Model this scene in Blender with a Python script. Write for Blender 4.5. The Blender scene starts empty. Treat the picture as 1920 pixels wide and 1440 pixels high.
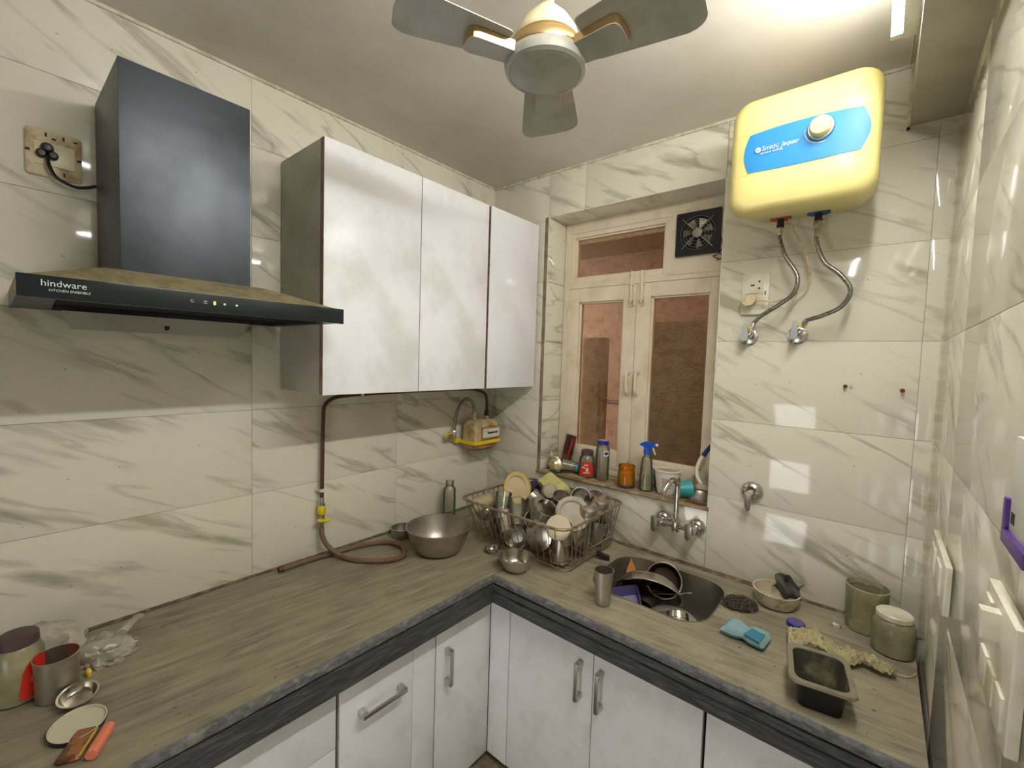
import bpy, bmesh, math, random
from mathutils import Vector, Matrix, noise
random.seed(7)
PI = math.pi
S = bpy.context.scene
COL = S.collection
LIFT = 0.76            # the worktop is z=0 while building; everything is raised so that the floor is z=0
W, H, FZ, YB = 1.765, 1.688, -0.76, -2.75

# ---------------------------------------------------------------- camera, world, light, exposure
cam = bpy.data.objects.new('camera', bpy.data.cameras.new('camera'))
COL.objects.link(cam)
S.camera = cam
cam.data.sensor_width = 36.0
cam.data.lens = 825.913 / 1920 * 36.0
cam.data.clip_start = 0.02
r_, u_, f_ = Vector((0.76472549, 0.64356257, 0.03197085)), Vector((-0.06055675, 0.02238344, 0.99791375)), Vector((-0.64150433, 0.76506614, -0.05608924))
m = Matrix((r_, u_, -f_)).transposed().to_4x4()
m.translation = Vector((1.63791594, -1.76683289, 0.7862725))
cam.matrix_world = m

w = bpy.data.worlds.new('world'); S.world = w
w.use_nodes = True
w.node_tree.nodes['Background'].inputs[0].default_value = (1.0, 0.93, 0.84, 1)
w.node_tree.nodes['Background'].inputs[1].default_value = 1.35
TUBE_STRENGTH = 46.0
# soft fill lamp added out of view behind the camera to brighten the cabinet fronts
dl = bpy.data.objects.new('doorway_light', bpy.data.lights.new('doorway_light', 'AREA')); COL.objects.link(dl)
dl.data.shape = 'RECTANGLE'; dl.data.size = 0.6; dl.data.size_y = 0.8; dl.data.energy = 3.2; dl.data.color = (1.0, 0.99, 0.98)
dl.location = (1.00, -2.74, -0.30); dl.rotation_euler = (PI/2, 0, 0)
S.view_settings.view_transform = 'Standard'
S.view_settings.look = 'None'
S.view_settings.gamma = 1
S.view_settings.use_curve_mapping = False
S.view_settings.exposure = 1.46

# ---------------------------------------------------------------- materials
def nodes_of(name):
    mt = bpy.data.materials.new(name); mt.use_nodes = True
    nt = mt.node_tree
    return mt, nt, nt.nodes['Principled BSDF'], nt.nodes['Material Output']

def srgb(*c):
    return tuple(((x/255)/12.92 if x/255 <= 0.04045 else ((x/255+0.055)/1.055)**2.4) for x in c) + (1,)

def N(nt, t, **kw):
    n = nt.nodes.new(t)
    for k, v in kw.items():
        if k in n.inputs: n.inputs[k].default_value = v
        else: setattr(n, k, v)
    return n

def mat(name, col, rough=0.5, metal=0.0, col2=None, nscale=20, lo=0.45, hi=0.65, bump=0.0, bscale=60, stretch=(1, 1, 1), coat=0.0, spec=0.5, rvar=0.0):
    mt, nt, b, o = nodes_of(name)
    b.inputs['Base Color'].default_value = col
    b.inputs['Roughness'].default_value = rough
    b.inputs['Metallic'].default_value = metal
    b.inputs['Coat Weight'].default_value = coat
    b.inputs['Specular IOR Level'].default_value = spec
    tc = N(nt, 'ShaderNodeTexCoord'); mp = N(nt, 'ShaderNodeMapping'); mp.inputs['Scale'].default_value = stretch
    nt.links.new(tc.outputs['Object'], mp.inputs['Vector'])
    if col2 is not None:
        no = N(nt, 'ShaderNodeTexNoise', Scale=nscale, Detail=6.0, Roughness=0.62)
        nt.links.new(mp.outputs[0], no.inputs['Vector'])
        cr = N(nt, 'ShaderNodeValToRGB')
        cr.color_ramp.elements[0].position = lo; cr.color_ramp.elements[0].color = col
        cr.color_ramp.elements[1].position = hi; cr.color_ramp.elements[1].color = col2
        nt.links.new(no.outputs['Fac'], cr.inputs[0])
        nt.links.new(cr.outputs[0], b.inputs['Base Color'])
        if rvar:
            mr = N(nt, 'ShaderNodeMapRange'); mr.inputs[1].default_value = lo; mr.inputs[2].default_value = hi
            mr.inputs[3].default_value = rough; mr.inputs[4].default_value = min(1, rough + rvar)
            nt.links.new(no.outputs['Fac'], mr.inputs[0]); nt.links.new(mr.outputs[0], b.inputs['Roughness'])
    if bump:
        bn = N(nt, 'ShaderNodeTexNoise', Scale=bscale, Detail=4.0)
        nt.links.new(mp.outputs[0], bn.inputs['Vector'])
        bp = N(nt, 'ShaderNodeBump', Strength=bump, Distance=0.01)
        nt.links.new(bn.outputs['Fac'], bp.inputs['Height']); nt.links.new(bp.outputs[0], b.inputs['Normal'])
    return mt

def film(name, tint, dustcol, dust=0.25, rough=0.15, gloss=1.0):
    """thin clear plastic or glass: see-through with a tint, a little dust, and a Fresnel gloss"""
    mt, nt, b, o = nodes_of(name)
    nt.nodes.remove(b)
    tr = N(nt, 'ShaderNodeBsdfTransparent'); tr.inputs[0].default_value = tint
    df = N(nt, 'ShaderNodeBsdfDiffuse'); df.inputs[0].default_value = dustcol
    gl = N(nt, 'ShaderNodeBsdfGlossy'); gl.inputs['Roughness'].default_value = rough
    m1 = N(nt, 'ShaderNodeMixShader'); m2 = N(nt, 'ShaderNodeMixShader')
    tc = N(nt, 'ShaderNodeTexCoord'); no = N(nt, 'ShaderNodeTexNoise', Scale=14.0, Detail=5.0)
    nt.links.new(tc.outputs['Object'], no.inputs['Vector'])
    mr = N(nt, 'ShaderNodeMapRange'); mr.inputs[1].default_value = 0.3; mr.inputs[2].default_value = 0.7
    mr.inputs[3].default_value = dust * 0.6; mr.inputs[4].default_value = min(1, dust * 1.4)
    nt.links.new(no.outputs['Fac'], mr.inputs[0]); nt.links.new(mr.outputs[0], m1.inputs[0])
    nt.links.new(tr.outputs[0], m1.inputs[1]); nt.links.new(df.outputs[0], m1.inputs[2])
    fr = N(nt, 'ShaderNodeFresnel'); fr.inputs[0].default_value = 1.45
    mu = N(nt, 'ShaderNodeMath', operation='MULTIPLY'); mu.inputs[1].default_value = gloss
    nt.links.new(fr.outputs[0], mu.inputs[0]); nt.links.new(mu.outputs[0], m2.inputs[0])
    nt.links.new(m1.outputs[0], m2.inputs[1]); nt.links.new(gl.outputs[0], m2.inputs[2])
    nt.links.new(m2.outputs[0], o.inputs['Surface'])
    return mt

def marble_tile(name, base, vein, vein2, dirt=0.0):
    mt, nt, b, o = nodes_of(name)
    L = nt.links.new
    tc = N(nt, 'ShaderNodeTexCoord'); oi = N(nt, 'ShaderNodeObjectInfo')
    mul = N(nt, 'ShaderNodeVectorMath', operation='MULTIPLY'); mul.inputs[1].default_value = (23.0, 7.0, 31.0)
    L(oi.outputs['Random'], mul.inputs[0])
    ad = N(nt, 'ShaderNodeVectorMath', operation='ADD')
    rot = N(nt, 'ShaderNodeMapping'); rot.inputs['Rotation'].default_value = (0, math.radians(27), 0)
    L(tc.outputs['Object'], rot.inputs['Vector'])
    sc = N(nt, 'ShaderNodeMapping'); sc.inputs['Scale'].default_value = (0.8, 1.0, 5.2)
    L(rot.outputs[0], sc.inputs['Vector'])
    L(sc.outputs[0], ad.inputs[0]); L(mul.outputs[0], ad.inputs[1])
    # broad soft streaks
    n1 = N(nt, 'ShaderNodeTexNoise', Scale=2.1, Detail=4.0, Roughness=0.55, Distortion=0.12); L(ad.outputs[0], n1.inputs['Vector'])
    r1 = N(nt, 'ShaderNodeValToRGB'); e = r1.color_ramp.elements
    e[0].position = 0.575; e[0].color = (0, 0, 0, 1); e[1].position = 0.70; e[1].color = (1, 1, 1, 1)
    L(n1.outputs['Fac'], r1.inputs[0])
    # thin veins: the ridge where a second noise passes through its middle, broken up by the first
    n2 = N(nt, 'ShaderNodeTexNoise', Scale=1.9, Detail=5.0, Roughness=0.5, Distortion=0.15); L(ad.outputs[0], n2.inputs['Vector'])
    s = N(nt, 'ShaderNodeMath', operation='SUBTRACT'); s.inputs[1].default_value = 0.5; L(n2.outputs['Fac'], s.inputs[0])
    a = N(nt, 'ShaderNodeMath', operation='ABSOLUTE'); L(s.outputs[0], a.inputs[0])
    r2 = N(nt, 'ShaderNodeValToRGB'); e = r2.color_ramp.elements
    e[0].position = 0.0; e[0].color = (1, 1, 1, 1); e[1].position = 0.035; e[1].color = (0, 0, 0, 1)
    L(a.outputs[0], r2.inputs[0])
    n3 = N(nt, 'ShaderNodeTexNoise', Scale=3.0, Detail=2.0); L(ad.outputs[0], n3.inputs['Vector'])
    r3 = N(nt, 'ShaderNodeValToRGB'); e = r3.color_ramp.elements
    e[0].position = 0.44; e[0].color = (0, 0, 0, 1); e[1].position = 0.6; e[1].color = (1, 1, 1, 1); L(n3.outputs['Fac'], r3.inputs[0])
    m3 = N(nt, 'ShaderNodeMath', operation='MULTIPLY'); L(r2.outputs[0], m3.inputs[0]); L(r3.outputs[0], m3.inputs[1])
    mx = N(nt, 'ShaderNodeMixRGB'); mx.inputs[1].default_value = base; mx.inputs[2].default_value = vein
    k1 = N(nt, 'ShaderNodeMath', operation='MULTIPLY'); k1.inputs[1].default_value = 1.35; L(r1.outputs[0], k1.inputs[0]); L(k1.outputs[0], mx.inputs[0])
    mx2 = N(nt, 'ShaderNodeMixRGB'); mx2.inputs[2].default_value = vein2; L(mx.outputs[0], mx2.inputs[1])
    k2 = N(nt, 'ShaderNodeMath', operation='MULTIPLY'); k2.inputs[1].default_value = 0.55; L(m3.outputs[0], k2.inputs[0]); L(k2.outputs[0], mx2.inputs[0])
    # specks of grime
    n4 = N(nt, 'ShaderNodeTexNoise', Scale=38.0, Detail=2.0); L(tc.outputs['Object'], n4.inputs['Vector'])
    r4 = N(nt, 'ShaderNodeValToRGB'); e = r4.color_ramp.elements
    e[0].position = 0.735; e[0].color = (0, 0, 0, 1); e[1].position = 0.76; e[1].color = (1, 1, 1, 1); L(n4.outputs['Fac'], r4.inputs[0])
    mx3 = N(nt, 'ShaderNodeMixRGB'); mx3.inputs[2].default_value = srgb(120, 100, 60); L(mx2.outputs[0], mx3.inputs[1])
    k3 = N(nt, 'ShaderNodeMath', operation='MULTIPLY'); k3.inputs[1].default_value = 0.55; L(r4.outputs[0], k3.inputs[0]); L(k3.outputs[0], mx3.inputs[0])
    L(mx3.outputs[0], b.inputs['Base Color'])
    b.inputs['Roughness'].default_value = 0.07
    b.inputs['Specular IOR Level'].default_value = 0.5
    bn = N(nt, 'ShaderNodeTexNoise', Scale=9.0, Detail=2.0); L(tc.outputs['Object'], bn.inputs['Vector'])
    bp = N(nt, 'ShaderNodeBump', Strength=0.07, Distance=0.01); L(bn.outputs['Fac'], bp.inputs['Height']); L(bp.outputs[0], b.inputs['Normal'])
    return mt

def stone(name, cols, stretch, rough, bump=0.4, rot=0.0, dustcol=None, nscale=6.0):
    """layered slate: streaks along one axis"""
    mt, nt, b, o = nodes_of(name)
    L = nt.links.new
    tc = N(nt, 'ShaderNodeTexCoord'); r0 = N(nt, 'ShaderNodeMapping'); r0.inputs['Rotation'].default_value = (0, 0, rot)
    mp = N(nt, 'ShaderNodeMapping'); mp.inputs['Scale'].default_value = stretch
    L(tc.outputs['Object'], r0.inputs['Vector']); L(r0.outputs[0], mp.inputs['Vector'])
    n1 = N(nt, 'ShaderNodeTexNoise', Scale=nscale, Detail=9.0, Roughness=0.68, Distortion=0.6); L(mp.outputs[0], n1.inputs['Vector'])
    cr = N(nt, 'ShaderNodeValToRGB'); cr.color_ramp.elements[0].position = 0.34; cr.color_ramp.elements[0].color = cols[0]
    cr.color_ramp.elements[1].position = 0.66; cr.color_ramp.elements[1].color = cols[2]
    e = cr.color_ramp.elements.new(0.5); e.color = cols[1]
    L(n1.outputs['Fac'], cr.inputs[0])
    out = cr.outputs[0]
    if dustcol:
        n2 = N(nt, 'ShaderNodeTexNoise', Scale=7.0, Detail=6.0, Roughness=0.6); L(tc.outputs['Object'], n2.inputs['Vector'])
        r2 = N(nt, 'ShaderNodeValToRGB'); r2.color_ramp.elements[0].position = 0.40; r2.color_ramp.elements[0].color = (0.12, 0.12, 0.12, 1)
        r2.color_ramp.elements[1].position = 0.64; r2.color_ramp.elements[1].color = (0.7, 0.7, 0.7, 1); L(n2.outputs['Fac'], r2.inputs[0])
        mx = N(nt, 'ShaderNodeMixRGB'); mx.inputs[2].default_value = dustcol; L(r2.outputs[0], mx.inputs[0]); L(out, mx.inputs[1])
        out = mx.outputs[0]
        n3 = N(nt, 'ShaderNodeTexNoise', Scale=55.0, Detail=2.0); L(tc.outputs['Object'], n3.inputs['Vector'])
        r3 = N(nt, 'ShaderNodeValToRGB'); r3.color_ramp.elements[0].position = 0.71; r3.color_ramp.elements[0].color = (0, 0, 0, 1)
        r3.color_ramp.elements[1].position = 0.74; r3.color_ramp.elements[1].color = (.8, .8, .8, 1); L(n3.outputs['Fac'], r3.inputs[0])
        mx = N(nt, 'ShaderNodeMixRGB'); mx.inputs[2].default_value = srgb(50, 44, 34); L(r3.outputs[0], mx.inputs[0]); L(out, mx.inputs[1])
        out = mx.outputs[0]
    L(out, b.inputs['Base Color'])
    b.inputs['Roughness'].default_value = rough
    bp = N(nt, 'ShaderNodeBump', Strength=bump, Distance=0.004); L(n1.outputs['Fac'], bp.inputs['Height']); L(bp.outputs[0], b.inputs['Normal'])
    return mt

def emit(name, col, strength):
    mt, nt, b, o = nodes_of(name)
    b.inputs['Base Color'].default_value = col
    b.inputs['Emission Color'].default_value = col; b.inputs['Emission Strength'].default_value = strength
    return mt

M = {}
M['tile'] = marble_tile('marble_tile', srgb(224, 220, 201), srgb(176, 171, 148), srgb(138, 135, 117))
M['grout'] = mat('grout', srgb(170, 162, 135), 0.9, col2=srgb(120, 105, 80), nscale=8, bump=0.3)
M['ceil'] = mat('ceiling_paint', srgb(218, 212, 200), 0.36, col2=srgb(204, 198, 184), nscale=3, lo=0.4, hi=0.7, bump=0.32, bscale=5)
M['beam'] = mat('beam_paint', srgb(176, 171, 152), 0.45, col2=srgb(160, 154, 134), nscale=4, bump=0.1, bscale=6)
M['plaster'] = mat('plaster', srgb(200, 196, 178), 0.7, bump=0.1, bscale=10)
M['door_wood'] = mat('brown_boards', srgb(104, 86, 66), 0.6, col2=srgb(86, 68, 50), nscale=6, stretch=(6, 1, 1))
M['trim'] = mat('white_cement', srgb(215, 210, 188), 0.6, col2=srgb(180, 170, 140), nscale=30)
M['floor'] = stone('floor_stone', (srgb(80, 70, 54), srgb(110, 97, 76), srgb(130, 115, 92)), (1, 3, 1), 0.5)
TOP = (srgb(94, 88, 74), srgb(132, 125, 104), srgb(164, 156, 134))
M['top_long'] = stone('dusty_stone_lengthwise', TOP, (7.0, 0.7, 1), 0.5, 0.5, 0.10, srgb(156, 146, 121))
M['top_cross'] = stone('dusty_stone_crosswise', TOP, (0.7, 7.0, 1), 0.5, 0.5, -0.08, srgb(172, 161, 135))
M['edge'] = stone('dark_stone_edge', (srgb(44, 47, 48), srgb(66, 69, 69), srgb(96, 97, 94)), (2.5, 2.5, 22), 0.38, 1.0, nscale=5)
M['edge_top'] = stone('chipped_stone_lip', (srgb(70, 72, 74), srgb(100, 101, 100), srgb(132, 130, 122)), (6, 6, 10), 0.5, 1.0)
M['lam_gloss'] = mat('white_laminate_gloss', srgb(240, 240, 242), 0.06, col2=srgb(232, 232, 232), nscale=5, bump=0.10, bscale=9)
M['lam'] = mat('white_laminate', srgb(242, 242, 244), 0.27, col2=srgb(226, 226, 223), nscale=5, bump=0.03, bscale=160)
M['lam_low'] = mat('white_laminate_worn', srgb(238, 238, 238), 0.3, col2=srgb(222, 220, 214), nscale=9, lo=0.5, hi=0.75, bump=0.04, bscale=120)
M['lam_edge'] = mat('brown_board_edge', srgb(150, 124, 100), 0.6, col2=srgb(110, 84, 66), nscale=40)
M['gap'] = mat('dark_gap_board', srgb(84, 58, 48), 0.7)
M['lam_side'] = mat('grey_laminate', srgb(178, 175, 160), 0.45, col2=srgb(160, 156, 138), nscale=4)
M['chim'] = mat('brushed_black_steel', srgb(86, 91, 97), 0.42, metal=0.85, col2=srgb(70, 75, 80), nscale=3, bump=0.03, bscale=200, rvar=0.06)
M['fascia'] = mat('black_glass', srgb(26, 34, 38), 0.13)
M['greasy'] = mat('greasy_dust', srgb(150, 138, 100), 0.6, col2=srgb(116, 106, 74), nscale=30, bump=0.3, bscale=120)
M['black'] = mat('black_plastic', srgb(24, 24, 26), 0.4)
M['darkfilter'] = mat('dark_filter', srgb(20, 19, 16), 0.7, spec=0.2)
M['steel'] = mat('stainless_steel', (0.60, 0.57, 0.50, 1), 0.22, metal=1.0, col2=(0.50, 0.47, 0.40, 1), nscale=9, rvar=0.16)
M['steel_dull'] = mat('dull_steel', (0.50, 0.47, 0.41, 1), 0.38, metal=1.0, col2=(0.40, 0.37, 0.31, 1), nscale=14, rvar=0.15)
M['sink'] = mat('grimy_sink_steel', (0.40, 0.37, 0.31, 1), 0.36, metal=0.9, col2=(0.22, 0.20, 0.15, 1), nscale=7, rvar=0.2)
M['chrome'] = mat('chrome', (0.72, 0.71, 0.68, 1), 0.12, metal=1.0, col2=(0.5, 0.48, 0.43, 1), nscale=30, rvar=0.2)
M['braid'] = mat('braided_steel', (0.42, 0.40, 0.34, 1), 0.35, metal=1.0, col2=(0.22, 0.21, 0.17, 1), nscale=160, lo=0.4, hi=0.6)
M['nickel'] = mat('satin_nickel', (0.55, 0.53, 0.48, 1), 0.3, metal=1.0)
M['fanblade'] = mat('fan_grey', srgb(168, 168, 158), 0.42, col2=srgb(152, 151, 138), nscale=12)
M['gold'] = mat('brass_trim', (0.72, 0.52, 0.27, 1), 0.28, metal=1.0)
M['cream'] = mat('cream_enamel', srgb(226, 215, 172), 0.3)
M['heater'] = mat('yellowed_plastic', srgb(224, 212, 140), 0.34, col2=srgb(216, 203, 128), nscale=5)
M['blue'] = mat('blue_panel', srgb(44, 130, 190), 0.42, spec=0.35)
M['red_ring'] = mat('red_ring', srgb(176, 66, 34), 0.5)
M['blue_ring'] = mat('blue_ring', srgb(20, 74, 140), 0.5)
M['white'] = mat('white_plastic', srgb(228, 224, 205), 0.35, col2=srgb(205, 195, 165), nscale=12)
M['ivory'] = mat('ivory_plastic', srgb(222, 208, 170), 0.4, col2=srgb(180, 150, 108), nscale=25)
M['frame'] = mat('cream_gloss_paint', srgb(228, 214, 188), 0.38, col2=srgb(208, 192, 162), nscale=9, lo=0.48, hi=0.72, bump=0.12, bscale=40)
M['pane'] = film('window_glass', (0.84, 0.81, 0.76, 1), srgb(120, 100, 76), 0.07, 0.03, 0.8)
M['stucco'] = mat('pink_stucco', srgb(200, 166, 144), 0.9, col2=srgb(178, 142, 120), nscale=24, bump=0.8, bscale=70)
M['pillar_render'] = mat('pillar_render', srgb(190, 164, 130), 0.9, col2=srgb(168, 140, 108), nscale=20, bump=0.8, bscale=70)
M['stucco2'] = mat('brown_stucco', srgb(158, 138, 112), 0.9, col2=srgb(138, 118, 92), nscale=20, bump=0.8, bscale=70)
M['sill'] = stone('sill_stone', (srgb(108, 90, 68), srgb(150, 130, 98), srgb(182, 166, 132)), (2, 5, 1), 0.55)
M['copper'] = mat('brown_painted_copper', srgb(92, 52, 40), 0.4, col2=srgb(66, 38, 30), nscale=20)
M['hose'] = mat('old_rubber_hose', srgb(122, 98, 74), 0.6, col2=srgb(104, 60, 44), nscale=7, bump=0.2, bscale=120)
M['yellow'] = mat('yellow_paint', srgb(226, 200, 22), 0.4)
M['meter'] = mat('grimy_meter', srgb(196, 180, 136), 0.55, col2=srgb(150, 118, 74), nscale=14)
M['meter_lid'] = mat('tan_meter', srgb(178, 140, 86), 0.55, col2=srgb(130, 96, 54), nscale=14)
M['label_white'] = mat('paper_label', srgb(214, 212, 200), 0.6)
M['ink'] = mat('dark_ink', srgb(40, 34, 34), 0.6)
M['red'] = mat('red_print', srgb(214, 50, 34), 0.45)
M['red_dark'] = mat('red_plastic', srgb(160, 26, 30), 0.35)
M['text_grey'] = emit('lit_print', srgb(176, 184, 176), 0.12)
M['lit'] = emit('lit_digit', srgb(220, 215, 120), 0.9)
M['clear'] = film('clear_plastic', (0.96, 0.96, 0.92, 1), srgb(200, 196, 172), 0.15, 0.15)
M['cloudy'] = film('cloudy_plastic', (0.92, 0.90, 0.78, 1), srgb(206, 200, 160), 0.42, 0.25)
M['bag'] = film('plastic_bag', (0.95, 0.94, 0.88, 1), srgb(222, 216, 194), 0.5, 0.22, 1.6)
M['amber'] = film('amber_glass', (0.96, 0.66, 0.12, 1), srgb(210, 146, 20), 0.35, 0.06)
M['bluefilm'] = film('blue_clear_plastic', (0.5, 0.8, 0.85, 1), srgb(110, 170, 180), 0.45, 0.15)
M['greenfilm'] = film('green_clear_plastic', (0.88, 0.92, 0.60, 1), srgb(196, 200, 110), 0.40, 0.12)
M['teal'] = mat('teal_plastic', srgb(52, 158, 158), 0.4)
M['navy'] = mat('navy_plastic', srgb(26, 44, 86), 0.4)
M['royal'] = mat('royal_blue_plastic', srgb(20, 82, 190), 0.3)
M['capblue'] = mat('blue_cap', srgb(34, 34, 150), 0.4)
M['captop'] = mat('blue_cap_dusty_top', srgb(98, 92, 140), 0.6)
M['brownlid'] = mat('brown_lid', srgb(82, 62, 60), 0.5)
M['styro'] = mat('white_foam', srgb(226, 220, 208), 0.6)
M['foil'] = mat('gold_foil', (0.75, 0.66, 0.35, 1), 0.28, metal=0.9, col2=(0.75, 0.72, 0.62, 1), nscale=18)
M['silverfoil'] = mat('silver_foil', (0.85, 0.85, 0.82, 1), 0.25, metal=0.9)
M['melamine'] = mat('melamine', srgb(222, 204, 164), 0.4, col2=srgb(206, 186, 140), nscale=10)
M['melrim'] = mat('yellow_rim', srgb(222, 182, 66), 0.4)
M['tan'] = mat('tan_plastic', srgb(176, 158, 122), 0.5)
M['greylid'] = mat('dusty_grey_lid', srgb(178, 170, 150), 0.55, col2=srgb(160, 150, 128), nscale=14)
M['creamlid'] = mat('cream_lid', srgb(196, 182, 152), 0.55)
M['carton'] = mat('yellow_green_carton', srgb(208, 204, 130), 0.6, col2=srgb(170, 168, 84), nscale=22, lo=0.5, hi=0.6)
M['purple'] = mat('purple_plastic', srgb(104, 96, 158), 0.4)
M['purple2'] = mat('violet_plastic', srgb(84, 44, 132), 0.4)
M['slateblue'] = mat('slate_blue_plastic', srgb(74, 72, 98), 0.5)
M['burnt'] = mat('burnt_pan', srgb(66, 44, 16), 0.35, col2=srgb(30, 22, 12), nscale=14)
M['wood'] = mat('orange_wood', srgb(196, 136, 62), 0.5)
M['steelwool'] = mat('steel_wool', srgb(104, 92, 78), 0.55, metal=0.5)
M['sponge'] = mat('blue_sponge', srgb(142, 174, 176), 0.8, col2=srgb(116, 156, 164), nscale=10, bump=0.3, bscale=200)
M['greycloth'] = mat('grey_cloth', srgb(100, 98, 90), 0.9, bump=0.3, bscale=300)
M['rag'] = mat('stained_rag', srgb(196, 184, 140), 0.9, col2=srgb(128, 142, 108), nscale=42, lo=0.54, hi=0.64, bump=0.5, bscale=250)
M['tray'] = mat('dusty_black_tray', srgb(70, 68, 56), 0.35, col2=srgb(150, 140, 104), nscale=16, lo=0.52, hi=0.72)
M['tray_rim'] = mat('dusty_tray_rim', srgb(134, 126, 104), 0.35, col2=srgb(110, 104, 84), nscale=12)
M['blacktray'] = mat('glossy_black_tray', srgb(16, 16, 15), 0.3)
M['salmon'] = mat('salmon_wrapper', srgb(236, 136, 104), 0.4)
M['brownwrap'] = mat('brown_wrapper', srgb(150, 96, 54), 0.4, col2=srgb(92, 56, 34), nscale=26, lo=0.48, hi=0.52)
M['lidcream'] = mat('enamel_lid_inside', srgb(206, 200, 172), 0.45)
M['rust'] = mat('rust', srgb(110, 50, 30), 0.8)
M['chip'] = mat('chipped_cement', srgb(96, 86, 66), 0.9, col2=srgb(140, 126, 96), nscale=30, bump=0.8, bscale=80)
M['tube'] = emit('lamp_tube', (1.0, 0.99, 0.985, 1), TUBE_STRENGTH)

# ---------------------------------------------------------------- mesh helpers
class B:
    """collects shapes into one mesh"""
    def __init__(s): s.v = []; s.f = []
    def add(s, vs, fs, mx=None):
        o = len(s.v)
        s.v += [tuple(mx @ Vector(p)) if mx else tuple(p) for p in vs]
        s.f += [tuple(i + o for i in f) for f in fs]
        return s
    def box(s, lo, hi, mx=None):
        (a, b, c), (d, e, f) = lo, hi
        return s.add([(a, b, c), (d, b, c), (d, e, c), (a, e, c), (a, b, f), (d, b, f), (d, e, f), (a, e, f)],
                     [(0, 3, 2, 1), (4, 5, 6, 7), (0, 1, 5, 4), (1, 2, 6, 5), (2, 3, 7, 6), (3, 0, 4, 7)], mx)
    def lathe(s, prof, n=28, mx=None):
        vs = []; fs = []; rows = []
        for r, z in prof:
            if r < 1e-6: rows.append([len(vs)]); vs.append((0, 0, z))
            else:
                rows.append(list(range(len(vs), len(vs) + n)))
                vs += [(r * math.cos(2*PI*k/n), r * math.sin(2*PI*k/n), z) for k in range(n)]
        for a, b in zip(rows[:-1], rows[1:]):
            if len(a) == 1 and len(b) == 1: continue
            for k in range(n):
                j = (k + 1) % n
                if len(a) == 1: fs.append((a[0], b[j], b[k]))
                elif len(b) == 1: fs.append((a[k], a[j], b[0]))
                else: fs.append((a[k], a[j], b[j], b[k]))
        return s.add(vs, fs, mx)
    def tube(s, pts, r, n=8, closed=False, smooth=0, mx=None):
        P = [Vector(p) for p in pts]
        if smooth: P = catmull(P, smooth, closed)
        rad = r if callable(r) else (lambda t: r)
        m_ = len(P); vs = []; fs = []
        T = []
        for i in range(m_):
            a = P[(i-1) % m_] if (closed or i > 0) else P[i]
            b = P[(i+1) % m_] if (closed or i < m_-1) else P[i]
            T.append((b - a).normalized())
        up = Vector((0, 0, 1)) if abs(T[0].z) < 0.9 else Vector((1, 0, 0))
        nrm = T[0].cross(up).normalized()
        for i in range(m_):
            nrm = (nrm - T[i] * nrm.dot(T[i])).normalized(); bi = T[i].cross(nrm)
            q = rad(i / max(1, m_-1))
            for k in range(n):
                a = 2*PI*k/n
                vs.append(P[i] + nrm * (q*math.cos(a)) + bi * (q*math.sin(a)))
        for i in range(m_ if closed else m_-1):
            j = (i+1) % m_
            for k in range(n):
                l = (k+1) % n
                fs.append((i*n+k, i*n+l, j*n+l, j*n+k))
        if not closed:
            fs.append(tuple(range(n-1, -1, -1))); fs.append(tuple((m_-1)*n + k for k in range(n)))
        return s.add(vs, fs, mx)
    def loft(s, loops, cap0=True, cap1=True, mx=None):
        n = len(loops[0]); vs = [p for l in loops for p in l]; fs = []
        for i in range(len(loops)-1):
            for k in range(n):
                j = (k+1) % n
                fs.append((i*n+k, i*n+j, (i+1)*n+j, (i+1)*n+k))
        if cap0: fs.append(tuple(range(n-1, -1, -1)))
        if cap1: fs.append(tuple((len(loops)-1)*n + k for k in range(n)))
        return s.add(vs, fs, mx)
    def prism(s, outline, h, mx=None):
        return s.loft([[(x, y, 0) for x, y in outline], [(x, y, h) for x, y in outline]], mx=mx)
    def mesh(s, name, sharp=40, bevel=0):
        me = bpy.data.meshes.new(name); me.from_pydata(s.v, [], s.f)
        bm = bmesh.new(); bm.from_mesh(me)
        bmesh.ops.recalc_face_normals(bm, faces=bm.faces)
        if bevel:
            bmesh.ops.bevel(bm, geom=[e for e in bm.edges if len(e.link_faces) == 2 and e.calc_face_angle(0) > 0.6], offset=bevel, segments=2, affect='EDGES', profile=0.6)
        bm.to_mesh(me); bm.free()
        me.polygons.foreach_set('use_smooth', [True] * len(me.polygons))
        me.set_sharp_from_angle(angle=math.radians(sharp))
        return me

def catmull(P, k, closed=False):
    out = []; n = len(P)
    for i in range(n if closed else n-1):
        if closed: a, b, c, d = P[(i-1) % n], P[i], P[(i+1) % n], P[(i+2) % n]
        else: a, b, c, d = P[max(i-1, 0)], P[i], P[i+1], P[min(i+2, n-1)]
        for j in range(k):
            t = j/k
            out.append(0.5*((2*b) + (c-a)*t + (2*a-5*b+4*c-d)*t*t + (3*b-a-3*c+d)*t*t*t))
    if not closed: out.append(P[-1])
    return out

def rrect(w, d, r, z, n=5, cx=0, cy=0):
    out = []
    for sx, sy, a0 in ((1, 1, 0), (-1, 1, PI/2), (-1, -1, PI), (1, -1, 1.5*PI)):
        for k in range(n+1):
            a = a0 + k/n*PI/2
            out.append((cx + sx*(w/2-r) + r*math.cos(a), cy + sy*(d/2-r) + r*math.sin(a), z))
    return out

def bxm(lo, hi): return B().box(lo, hi)

def ob(name, b, mt, parent=None, loc=(0, 0, 0), rot=(0, 0, 0), bevel=0, sharp=40, label=None):
    me = b.mesh(name, sharp, bevel) if isinstance(b, B) else b
    if not me.materials: me.materials.append(M[mt] if isinstance(mt, str) else mt)
    o = bpy.data.objects.new(name, me); COL.objects.link(o)
    o.parent = parent; o.location = loc; o.rotation_euler = rot
    if label: o['label'] = label
    return o

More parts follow.
